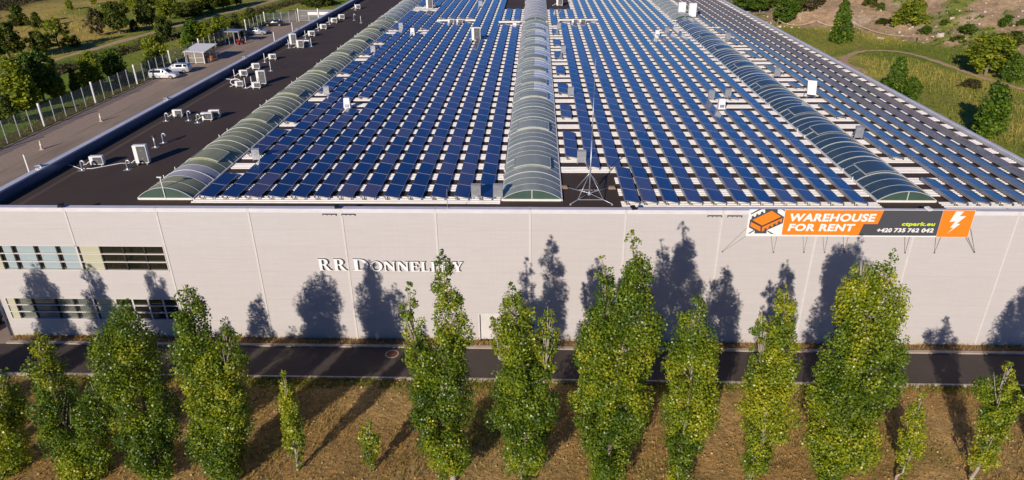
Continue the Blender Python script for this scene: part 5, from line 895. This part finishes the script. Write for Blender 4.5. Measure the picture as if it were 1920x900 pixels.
# grass
def blades(xs, ys, zs, h, wd, tint, rg, per=5, lean=.5):
    n = len(xs)*per; x = np.repeat(xs, per)+rg.normal(size=n)*wd*3; y = np.repeat(ys, per)+rg.normal(size=n)*wd*3; z = np.repeat(zs, per); hh = np.repeat(h, per)*(.6+.7*rg.random(n)); a = rg.random(n)*6.283; lx = np.cos(a); ly = np.sin(a); ln = lean*rg.random(n)*hh
    b0 = np.stack([x-ly*wd, y+lx*wd, z-.03], 1); b1 = np.stack([x+ly*wd, y-lx*wd, z-.03], 1); m0 = np.stack([x+lx*ln*.4+ly*wd*.7, y+ly*ln*.4-lx*wd*.7, z+hh*.6], 1); m1 = np.stack([x+lx*ln*.4-ly*wd*.7, y+ly*ln*.4+lx*wd*.7, z+hh*.6], 1); tp = np.stack([x+lx*ln, y+ly*ln, z+hh], 1); tp2 = tp+np.stack([ly*wd*.2, -lx*wd*.2, 0*z], 1)
    V = np.stack([b0, b1, m0, m1, tp2, tp], 1).reshape(-1, 3); i = np.arange(n)*6; F = np.concatenate([np.stack([i, i+1, i+2, i+3], 1), np.stack([i+3, i+2, i+4, i+5], 1)]); T = np.repeat(np.clip(np.repeat(tint, per)+.18*rg.normal(size=n), 0, 1), 6)[:, None]*np.ones(3); return V, F, T
n = 15000; xs = rg.uniform(-33, 33, n); ys = rg.uniform(-16, -4.05, n); V, F, T = blades(xs, ys, height(xs, ys), rg.uniform(.05, .17, n)*(.6+.7*(snoise(xs, ys, .7, 2) > 0)), .008, .45+.35*snoise(xs, ys, .5, 3), rg, 8, 1.1); o = leaf_obj('dry_grass', V, F, T, 'straw'); tag(o, 'dry straw-coloured grass under the row of poplars', 'grass', kind='stuff')
n = 7000; xs = rg.uniform(-33, 33, n); ys = np.where(rg.random(n) < .45, rg.uniform(-4.9, -4.02, n), rg.uniform(-13, -4.05, n)); k = snoise(xs, ys, .6, 8)+1.2*np.exp((ys+4)/1.5) > .3; xs, ys = xs[k], ys[k]; V, F, T = blades(xs, ys, height(xs, ys), rg.uniform(.06, .2, len(xs)), .012, .3+.2*rg.normal(size=len(xs)), rg, 6, .7); o = leaf_obj('green_grass', V, F, T, 'meadow_grass'); tag(o, 'olive grass tufts along the near edge of the road', 'grass', kind='stuff')
n = 2600; xs = rg.uniform(-33, 33.8, n); ys = rg.uniform(-.66, -.02, n); V, F, T = blades(xs, ys, np.full(n, .06), rg.uniform(.05, .22, n), .012, .35+.2*rg.normal(size=n), rg, 5, .8); o = leaf_obj('wall_weeds', V, F, T, 'straw'); tag(o, 'withered brown weeds in the strip at the foot of the wall', 'weeds', kind='stuff')
n = 5200; xs = rg.uniform(-32, 32, n); ys = rg.uniform(-14, -4.1, n); V, F, T = leaves(np.stack([xs, ys, height(xs, ys)+.05], 1), np.full(n, .1), rg.uniform(.3, 1, n), 1, .1, rg, .2, 2.); o = leaf_obj('fallen_leaves', V, F, T, 'straw'); tag(o, 'pale fallen leaves scattered over the dry grass', 'leaves', kind='stuff')
n = 26000; xs = rg.uniform(36, 100, n); ys = rg.uniform(25, 130, n); d = foot_dist(xs, ys); k = (d < 1.5) & (rg.random(n) < .35+.65*(snoise(xs, ys, .16, 5)+.5*snoise(xs, ys, .5, 2) > 0)); pth = np.min([np.hypot(xs-a, ys-b_) for a, b_ in [(52.4, 80), (52.6, 84), (54, 87), (57, 91), (60.3, 93), (63, 93), (65.8, 91.5), (67, 87), (67.7, 82.6), (68.3, 77), (68.8, 72), (70, 66), (72, 59)]], 0) > 2.6; k &= pth; xs, ys = xs[k], ys[k]; V, F, T = blades(xs, ys, height(xs, ys), rg.uniform(.2, .55, len(xs)), .035, .45+.4*snoise(xs, ys, .16, 5), rg, 3, .8); o = leaf_obj('meadow_tufts', V, F, T, 'meadow_grass'); tag(o, 'tufted olive and straw grass over the meadow right of the building', 'grass', kind='stuff')
n = 9000; xs = rg.uniform(-125, -61, n); ys = rg.uniform(35, 200, n); pd = np.abs(xs-px_left(ys)); k = (pd > 1.6) & ((xs < -88) | (xs > -64.5) | (rg.random(n) < .35)) & ~((xs > -61.0)); xs, ys = xs[k], ys[k]; V, F, T = blades(xs, ys, height(xs, ys), rg.uniform(.2, .5, len(xs)), .04, np.where(xs < -88, .75, .2)+.2*rg.normal(size=len(xs)), rg, 3, .8); o = leaf_obj('field_tufts', V, F, T, 'meadow_grass'); tag(o, 'rough grass over the fields left of the yard', 'grass', kind='stuff')
# rubble on the slope
n = 2600; xs = rg.uniform(48, 140, n); ys = rg.uniform(55, 175, n); d = foot_dist(xs, ys); k = (d > -2) & (rg.random(n) < np.where(d < 8, 1., .45)); xs, ys = xs[k], ys[k]; s = rg.gamma(1.4, .075, len(xs))+.05; V = []; F = []
cub = np.array([(-1, -1, -.6), (1, -1, -.6), (1, 1, -.6), (-1, 1, -.6), (-.7, -.8, .6), (.8, -.6, .7), (.6, .8, .5), (-.8, .6, .7)]); cf = np.array([(0, 3, 2, 1), (4, 5, 6, 7), (0, 1, 5, 4), (1, 2, 6, 5), (2, 3, 7, 6), (3, 0, 4, 7)]); hz = height(xs, ys)
for i in range(len(xs)): a = rg.random()*6.28; c_, s_ = math.cos(a), math.sin(a); q = cub*s[i]*(.8+.4*rg.random((8, 3))); q = np.stack([q[:, 0]*c_-q[:, 1]*s_, q[:, 0]*s_+q[:, 1]*c_, q[:, 2]], 1)+(xs[i], ys[i], hz[i]+s[i]*.2); V.append(q); F.append(cf+i*8)
me = np_mesh('rubble', np.concatenate(V), np.concatenate(F)); me.materials.append(M['stone']); o = bpy.data.objects.new('rubble', me); col.objects.link(o); tag(o, 'pale stones and rubble strewn over the bare slope', 'rubble', kind='stuff')
# rope fence with wooden posts at the foot of the slope
pp = [ground(px, py) for px, py in [(1457, 50), (1528, 50), (1594, 52), (1720, 81)]]; t = thing('rope_fence', 'rope slung between wooden posts along the foot of the slope', 'fence', tuple(pp[0])); o = tuple(pp[0])
for q in pp: b = MB(o); b.tube([(q[0], q[1], q[2]-.1), (q[0]+.05, q[1], q[2]+1.7)], .11, 7); b.build('post', 'wood_post', t)
for a, c in zip(pp[:-1], pp[1:]):
    b = MB(o); b.tube([(a[0]*(1-f)+c[0]*f, a[1]*(1-f)+c[1]*f, (a[2]+1.3)*(1-f)+(c[2]+1.3)*f-1.0*math.sin(math.pi*f)) for f in np.linspace(0, 1, 9)], .04, 5); b.build('rope', 'cone_paint', t)
